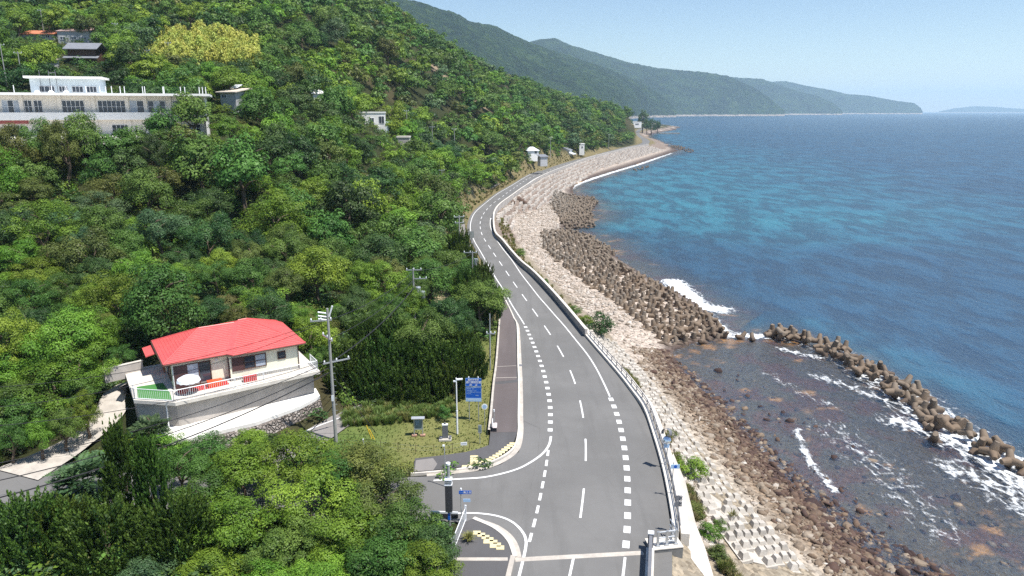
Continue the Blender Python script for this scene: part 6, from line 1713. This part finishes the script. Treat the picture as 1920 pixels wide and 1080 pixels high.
for z_, zb_, w_ in ((10.6, 5.0, 'upper wire from the tall pole to the transformer pole'), (9.0, 3.9, 'middle wire from the tall pole to the transformer pole'), (7.0, 3.0, 'bundled lower wire from the tall pole to the transformer pole')):
    wire(w_, zA(z_), pB + np.array([.2, 0, zb_]), .7, .016 if z_ > 8 else .03)
wire('wire between the transformer pole and the pole behind the conifers', pB + np.array([.4, 0, 4.9]), pC + np.array([0, 0, 7.3]), .5)
for k, zz_ in ((0, 3.05), (.6, 3.0), (-.4, 2.9)): wire('drop wires fanning left from the pole behind the conifers', pC + np.array([k + .4, 0, zz_]), ray(835 + k * 20, 575 + k * 8, 84), .3, .022)
for k, (ua, va, Da) in enumerate(((690, 780, 62), (705, 812, 57))):
    g_ = wire(('slack guy wire' if k else 'guy wire') + ' from the tall pole down to the lawn', zA(7.0 - k), np.array([*P(ua, va, 5.0), 5.0]), .05, .015)
gy = thing('guy_cover', 'yellow guard sleeves of a guy wire on the lawn edge', 'guy guard', (*P(697, 822, 5), 4.95)); MB().cyl((0, 0, 0), (-.35, -.15, 1.3), .035, n=8).build('sleeve', M['yellow_guy'], gy); MB().cyl((.25, -.1, 0), (-.1, -.25, 1.0), .035, n=8).build('sleeve', M['yellow_guy'], gy)

# lamp, signs and lawn furniture
FT = [None]
def text_on(s, size, mat, parent, loc, rot=(math.pi / 2, 0, 0), name='lettering', align='CENTER', squeeze=1.0):
    cu = bpy.data.curves.new('t', 'FONT'); cu.body = s; cu.size = size; cu.align_x = align; cu.align_y = 'CENTER'; cu.offset = size * .012
    to = bpy.data.objects.new('t', cu); COL.objects.link(to); bpy.context.view_layer.update()
    me = bpy.data.meshes.new_from_object(to.evaluated_get(bpy.context.evaluated_depsgraph_get())); bpy.data.objects.remove(to)
    me.materials.clear(); me.materials.append(mat); o = link(name, me, parent); o.location = loc; o.rotation_euler = rot; o.scale = (squeeze, 1, 1); return o
lp = thing('street_lamp', 'slim white street lamp with twin heads standing on the lawn', 'street lamp', (*P(857.5, 812, 5.0), 4.92))
MB().cyl((0, 0, 0), (0, 0, 2.2), .085, .085, 10).build('pole_base', M['white_metal'], lp); MB().cyl((0, 0, 2.2), (0, 0, 5.0), .06, .05, 10).build('pole', M['white_metal'], lp)
MB().box((.28, .06, 5.02), (.5, .16, .1), .25).build('lamp_head', M['sign_white'], lp); MB().box((-.12, 0, 4.86), (.26, .14, .1)).build('lamp_head', M['sign_white'], lp); MB().cyl((0, 0, 4.95), (0, 0, 5.15), .06, n=8).build('cap', M['sign_white'], lp)
sx = P(888.6, 787, 5.0); bs = thing('information_sign', 'large blue two-panel road information sign on two grey posts', 'sign', (*sx, 4.9), R(-2))
for x_ in (-.42, .42): MB().cyl((x_, .06, 0), (x_, .06, 4.12), .045, n=8).build('post', M['galv'], bs); 
for x_ in (-.42, .42): MB().cyl((x_, .06, 4.1), (x_, .06, 4.2), .055, n=8).build('post_cap', M['sign_white'], bs)
def panel(par, x, z, w_, h, name='sign_panel', mat=None, fr=True):
    o = MB().box((x, 0, z), (w_, .04, h)).build(name, mat or M['blue_sign'], par)
    if fr:
        mb = MB()
        for a, b, c, d in ((0, h / 2 - .02, w_, .025), (0, -h / 2 + .02, w_, .025), (-w_ / 2 + .015, 0, .025, h - .07), (w_ / 2 - .015, 0, .025, h - .07)): mb.box((x + a, -.024, z + b), (c, .008, d))
        mb.build('border', M['sign_pale'], o)
    return o
p1_ = panel(bs, 0, 3.7, 1.42, .78); p2_ = panel(bs, 0, 2.55, 1.42, 1.36)
text_on('異常気象時', .2, M['sign_white'], p1_, (0, -.03, 3.93)); text_on('通行規制区間', .25, M['sign_white'], p1_, (0, -.03, 3.7), squeeze=.9); text_on('起　点', .2, M['sign_white'], p1_, (0, -.03, 3.44), squeeze=1.2)
for z_, s_ in ((3.08, '連続雨量　高波'), (2.9, '大雨や高波のときは'), (2.76, 'この先通行止めにすることが'), (2.62, 'あります。'), (2.46, '　　　　　　　　兵庫県')): text_on(s_, .115, M['sign_pale'], p2_, (-.62, -.03, z_), align='LEFT', squeeze=.85)
MB().box((0, -.024, 2.06), (1.36, .008, .3)).build('pale_strip', M['sign_pale'], p2_); text_on('道路緊急ダイヤル', .13, M['sign_white'], p2_, (-.03, -.032, 2.06), squeeze=.95)
rs = thing('round_sign', 'small round pale blue sign on a thin pole beside the pavement', 'sign', (*P(909, 806, 5), 4.9)); MB().cyl((0, 0, 0), (0, 0, 2.35), .03, n=8).build('pole', M['galv'], rs)
dk = MB().cyl((0, -.05, 2.3), (0, -.03, 2.3), .26, n=24).build('disc', M['sign_white'], rs); MB().cyl((0, -.058, 2.3), (0, -.051, 2.3), .17, n=20).build('disc_face', M['sign_pale'], dk)
ip = thing('bus_timetable', 'narrow grey timetable board on a post at the pavement corner', 'timetable', (*P(900, 830, 5), 4.9)); MB().box((0, 0, .5), (.06, .06, 1.0)).build('post', M['galv'], ip); pb = MB().box((0, 0, 1.35), (.3, .05, .72)).build('board', M['galv'], ip); MB().box((0, -.03, 1.38), (.22, .01, .52)).build('timetable_sheet', M['board'], pb)
nb_ = thing('notice_board', 'grey framed notice board on two legs on the lawn', 'notice board', (*P(785, 815, 5), 4.9), R(3))
for x_ in (-.36, .36):
    MB().box((x_, 0, .8), (.09, .09, 1.6)).build('leg', M['galv'], nb_); MB().box((x_, 0, .06), (.42, .3, .12)).build('footing', M['terracotta'], nb_)
fb = MB(); fb.box((0, 0, .6), (.64, .07, .08)); fb.box((0, 0, 1.62), (.64, .07, .08)); fb.build('frame', M['galv'], nb_); MB().box((0, 0, 1.11), (.63, .05, .94)).build('board', M['board'], nb_); mb = MB(); slope(mb, [(-.56, -.26, 1.68), (.56, -.26, 1.68), (.56, 0, 1.8), (-.56, 0, 1.8)], .05); slope(mb, [(-.56, .26, 1.68), (.56, .26, 1.68), (.56, 0, 1.8), (-.56, 0, 1.8)], .05); mb.build('roof', M['galv'], nb_)
for k, z_ in enumerate((1.38, 1.22, 1.08)): MB().box((-.08, -.03, z_), (.36 - .06 * k, .01, .03)).build('printed_line', M['sign_pale'], nb_)
mo = thing('stone_monument', 'dark granite monument slab on a pale plinth with small stones', 'monument', (*P(835, 822, 5), 4.9), R(4)); MB().box((0, 0, .08), (1.05, .7, .16)).build('plinth', M['concrete_pale'], mo); MB().box((0, 0, .75), (.52, .28, 1.2), taper=.93).build('slab', M['granite'], mo, bevel=.02); MB().box((0, 0, 1.38), (.5, .28, .08)).build('top_stone', M['sign_white'], mo)
for x_, y_, s_ in ((-.38, -.15, .17), (.4, -.2, .15), (.42, .12, .14), (-.42, .1, .13), (0, 0, .1)):
    me = merged('s', RV, RF, np.array([[x_, y_, .2 if x_ else 1.5]]), np.array([[s_, s_, s_ * (1 if x_ else 1.3)]]), M['granite'], np.array([.1])); link('small_stone', me, mo)
ws = thing('small_sign', 'small white rectangular sign on a short stake in the lawn', 'sign', (*P(870, 846, 5), 4.9), R(6)); MB().box((0, 0, .35), (.04, .04, .7)).build('stake', M['brown_wood'], ws); fc = MB().box((0, -.03, .78), (.52, .03, .26)).build('sign_face', M['sign_white'], ws); MB().box((0, -.048, .79), (.4, .005, .05)).build('printed_line', M['board'], fc)
wp = thing('marker_post', 'short white marker post at the front of the lawn', 'post', (*P(682, 842, 5), 4.9)); MB().box((0, 0, .5), (.1, .1, 1.0)).build('post_body', M['sign_white'], wp); MB().box((0, -.055, .7), (.07, .01, .3)).build('reflector', M['grey_metal'], wp)
mb = MB()
fp_ = smooth_poly(PX([(612, 838), (690, 838), (760, 846), (830, 850), (880, 838)]), 1, 1)
fe = thing('wire_fence', 'thin rusty wire fence along the front of the lawn', 'fence', (*fp_[0], 4.85))
for t in np.linspace(0, plen(fp_), 9): q = at_len(fp_, t) - fp_[0]; MB().cyl((*q, 0), (*q, .85), .02, n=5).build('stake', M['brown_wood'], fe)
for z_ in (.35, .7): MB().tube([(*(q - fp_[0]), z_) for q in resample(fp_, 2)], .006, 4).build('fence_wire', M['galv'], fe)
bn_ = thing('bench', 'small pale pink bench at the left edge of the brown pavement', 'bench', (*P(928, 806, RZ + .12), RZ + .12), R(90)); MB().box((0, 0, .42), (.95, .36, .06)).build('seat', simple('pale_pink', (.68, .6, .58), .6), bn_)
MB().box((0, .2, .66), (.95, .05, .4)).build('backrest', M['sign_white'], bn_)
for x_ in (-.38, .38): MB().box((x_, 0, .2), (.07, .32, .4)).build('leg', M['dark_metal'], bn_)
fl_ = thing('flag_pole', 'short grey signpost with a white top beside the brown pavement bench', 'post', (*P(926.5, 812, RZ), RZ)); MB().cyl((0, 0, 0), (0, 0, 2.0), .035, n=8).build('pole', M['galv'], fl_); MB().cyl((0, 0, 2.0), (0, 0, 2.2), .06, n=8).build('cap', M['sign_white'], fl_)
rt_ = thing('low_retaining_wall', 'low beige retaining kerb wall between the lawn slope and the pavement', 'wall', (*P(923, 760, 5), 4.8)); q_ = smooth_poly(PX([(937, 600), (931, 680), (926, 720), (921, 775), (917, 812)], 5.1), 1, 1); mb = MB(); n2_ = normals2(q_); wall_a, wall_b = q_ + n2_ * .1, q_ - n2_ * .1
o_ = np.array([P(923, 760, 5)[0], P(923, 760, 5)[1]]); mb.strip(wall_a - o_, wall_b - o_, .62, .62); mb.strip(wall_b - o_, wall_b - o_, .62, 0); mb.strip(wall_a - o_, wall_a - o_, 0, .62); mb.build('wall_body', M['concrete'], rt_)
# control cabinet column, place-name sign and posts by the junction
cc = thing('control_cabinet_pole', 'tall black cabinet column on a white-topped pole by the junction', 'cabinet pole', (*P(843, 985, 5), 5.0)); MB().cyl((0, 0, 0), (0, 0, 4.5), .11, .11, 14).build('pole', M['galv'], cc)
MB().cyl((0, 0, 4.5), (0, 0, 4.62), .15, n=14).build('pole_cap', M['sign_white'], cc); cbx = MB().box((0, -.05, 2.1), (.46, .4, 1.9)).build('cabinet', M['dark_metal'], cc)
for k, z_ in enumerate((3.12, 3.3, 3.48)): MB().box((0, -.05, z_), (.5 - .01 * k, .44, .07)).build('band', M['sign_white'] if k != 1 else M['galv'], cc)
MB().box((0, -.16, .75), (.16, .02, .5)).build('blue_label', M['blue_sign'], cc)
tp_ = thing('thin_post', 'thin grey pole with a small head beside the black cabinet column', 'post', (*P(835, 912, RZ), RZ)); MB().cyl((0, 0, 0), (0, 0, 3.3), .04, n=8).build('pole', M['galv'], tp_); MB().box((-.05, 0, 3.3), (.16, .1, .12)).build('head', M['sign_white'], tp_)
pn = thing('place_name_sign', 'blue place-name sign on a grey pole at the junction corner', 'sign', (*P(865.5, 982, 5), 5.0)); MB().cyl((0, 0, 0), (0, 0, 2.55), .04, n=8).build('pole', M['galv'], pn); MB().cyl((0, 0, 2.52), (0, 0, 2.66), .055, n=8).build('cap', M['sign_white'], pn)
f1 = MB().box((.28, -.05, 2.38), (.84, .03, .24)).build('sign_face', M['blue_sign'], pn); text_on('灘土生', .17, M['sign_white'], f1, (.42, -.07, 2.38), squeeze=1.1); text_on('バス停', .075, M['sign_pale'], f1, (.0, -.07, 2.38))
MB().box((.38, -.04, 1.78), (.48, .03, .22)).build('lower_plate', M['sign_pale'], pn)
# white fence at the bridge corner
ff = thing('corner_fence', 'white and grey slatted fence beside the lower pavement', 'fence', (*P(873, 978, 5), RZ)); q0 = P(873, 978, 5); fpts = [P(873, 978, 5) - q0, P(848, 1042, 5) - q0, P(815, 1110, 5) - q0]
wht, drk = MB(), MB()
for (a, b), mb_ in zip(zip(fpts[:-1], fpts[1:]), (wht, drk)):
    for z_ in (1.05, .15): mb_.cyl((*a, z_), (*b, z_), .03, n=6)
    for t in np.linspace(0, 1, 24): q = a + (b - a) * t; mb_.cyl((*q, .15), (*q, 1.05), .014, n=4, cap=False)
wht.build('white_panel', M['white_metal'], ff); drk.build('dark_panel', M['dark_metal'], ff)
for q in fpts[:2]: MB().box((*q, .6), (.14, .14, 1.25)).build('fence_post', M['white_metal'], ff)
rr3 = thing('roadside_barrier', 'black and white low barrier at the edge of the side road', 'barrier', (*P(808, 972, 5), RZ)); q0, q1 = P(802, 971, 5), P(853, 973, 5); dd_ = q1 - q0
MB().box((dd_[0] / 2, dd_[1] / 2, .5), (np.linalg.norm(dd_), .08, .14), math.atan2(dd_[1], dd_[0])).build('rail', M['sign_white'], rr3); MB().box((dd_[0] / 2, dd_[1] / 2, .25), (np.linalg.norm(dd_), .1, .3), math.atan2(dd_[1], dd_[0])).build('base_beam', M['dark_metal'], rr3)
# seaward side: mirror and signs behind the guard rail
mr = thing('convex_mirror', 'hooded traffic mirror on a pole outside the guard rail', 'traffic mirror', (*P(1249, 878, RZ), RZ - .1)); MB().cyl((0, 0, 0), (0, 0, 3.0), .045, n=10).build('pole', M['galv'], mr)
hd = MB(); n_ = 14
for i in range(n_):
    a, b = math.pi * (i / n_ * 1.3 - .15), math.pi * ((i + 1) / n_ * 1.3 - .15); hd.add([(.36 * math.cos(a) * 1.0, -.1, .36 * math.sin(a)), (.36 * math.cos(b), -.1, .36 * math.sin(b)), (.36 * math.cos(b), .34, .36 * math.sin(b)), (.36 * math.cos(a), .34, .36 * math.sin(a))], [(0, 1, 2, 3)])
h_ = hd.build('hood', M['grey_metal'], mr); h_.location = (-.06, 0, 3.1); h_.rotation_euler = (.25, 0, 2.4)
dz = MB().lathe([(.33, 0), (.26, .05), (.14, .085), (.01, .1)], n=20).build('mirror_face', simple('mirror_glass', (.75, .8, .86), .05, metal=.9), mr); dz.location = (-.1, -.12, 2.55); dz.rotation_euler = (math.pi / 2 - .35, 0, -.5)
MB().box((-.08, -.08, 2.1), (.42, .03, .42)).build('plate', M['sign_pale'], mr)
s2 = thing('blue_arrow_sign', 'small pale sign with a blue disc outside the guard rail', 'sign', (*P(1259, 932, RZ), RZ - .1)); MB().cyl((0, 0, 0), (0, 0, 2.85), .035, n=8).build('pole', M['galv'], s2); b2 = MB().box((.12, -.05, 2.55), (.62, .03, .32)).build('plate', M['sign_pale'], s2); MB().cyl((.14, -.075, 2.55), (.14, -.067, 2.55), .12, n=18).build('disc', M['blue_sign'], b2)
s3 = thing('stacked_sign', 'dark stacked signs seen from behind outside the guard rail', 'sign', (*P(1268, 1000, RZ), RZ - .1)); MB().cyl((0, 0, 0), (0, 0, 2.9), .035, n=8).build('pole', M['galv'], s3)
for z_ in (2.72, 2.3): MB().box((.0, -.05, z_), (.46, .03, .36)).build('plate', M['grey_metal'], s3)
for k in range(4): MB().box((.16, -.09, 2.85 - k * .2), (.16, .05, .04)).build('bracket', M['galv'], s3)
sg = thing('sign_back', 'grey signboard on a pole at the left of the first road bend', 'sign', (*ray(884, 476, 134)[:2], RZ)); MB().cyl((0, 0, 0), (0, 0, 4.6), .07, n=8).build('pole', M['grey_metal'], sg); MB().box((.05, -.08, 3.9), (1.0, .05, 1.3)).build('board', M['galv'], sg)
mh = MB().cyl((0, 0, 0), (0, 0, .012), .3, n=20).build('manhole_cover', M['grey_metal']); mh.location = (*P(975, 685, RZ), RZ + .01); tag(mh, 'dark square drain cover in the gutter by the upper pavement joint', 'drain cover')

# ------------------------------------------------------------------ sky, sun, haze, camera
SUN_EL, SUN_AZ = R(66), R(32)          # azimuth turned from +X towards the viewer
sdir = Vector((math.cos(SUN_EL) * math.cos(SUN_AZ), -math.cos(SUN_EL) * math.sin(SUN_AZ), math.sin(SUN_EL)))
w = bpy.data.worlds.new('World'); sc.world = w; w.use_nodes = True
nt = w.node_tree; bg = nt.nodes['Background']; sky = nt.nodes.new('ShaderNodeTexSky')
sky.sky_type = 'NISHITA'; sky.sun_disc = False; sky.sun_elevation = SUN_EL; sky.sun_rotation = math.atan2(sdir.x, sdir.y)
sky.air_density = 1.0; sky.dust_density = .1; sky.ozone_density = 1.6; sky.altitude = 30
hs_ = nt.nodes.new('ShaderNodeHueSaturation'); hs_.inputs['Saturation'].default_value = 1.07; hs_.inputs['Hue'].default_value = .505; nt.links.new(sky.outputs[0], hs_.inputs['Color']); nt.links.new(hs_.outputs[0], bg.inputs[0]); bg.inputs[1].default_value = .092
sd_ = bpy.data.lights.new('sun', 'SUN'); sd_.energy = 5; sd_.angle = R(.53); sd_.color = (1, .955, .89)
so = bpy.data.objects.new('sun', sd_); COL.objects.link(so); so.rotation_euler = sdir.to_track_quat('Z', 'Y').to_euler(); so.location = (60, -20, 150)
HAZE = 1
if HAZE:
    mb = MB().box((0, 0, 265), (39000, 39000, 555))
    t = NT('haze'); v = t.n('VolumePrincipled', Density=.00009, Anisotropy=.1); v.inputs['Color'].default_value = (.60, .82, 1.0, 1)
    t.t.links.new(v.outputs[0], t.out.inputs['Volume'])
    o = mb.build('haze', t.mat); tag(o, 'thin pale blue sea haze', 'haze', kind='stuff')
cam = bpy.data.cameras.new('camera'); cam.sensor_width = 36; cam.lens = F / 1920 * 36; cam.clip_start = .5; cam.clip_end = 60000
co = bpy.data.objects.new('camera', cam); COL.objects.link(co); co.location = (0, 0, CZ); co.rotation_euler = (math.pi / 2 - PIT, 0, 0)
sc.camera = co
sc.view_settings.view_transform = 'Standard'; sc.view_settings.look = 'None'; sc.view_settings.exposure = .6; sc.view_settings.gamma = 1
sc.render.engine = 'CYCLES'
cy = sc.cycles; cy.use_denoising = False; cy.max_bounces = 8; cy.diffuse_bounces = 3; cy.glossy_bounces = 3; cy.transmission_bounces = 4; cy.transparent_max_bounces = 12; cy.volume_bounces = 1
cy.use_adaptive_sampling = True; cy.adaptive_threshold = .008; cy.sample_clamp_indirect = 4
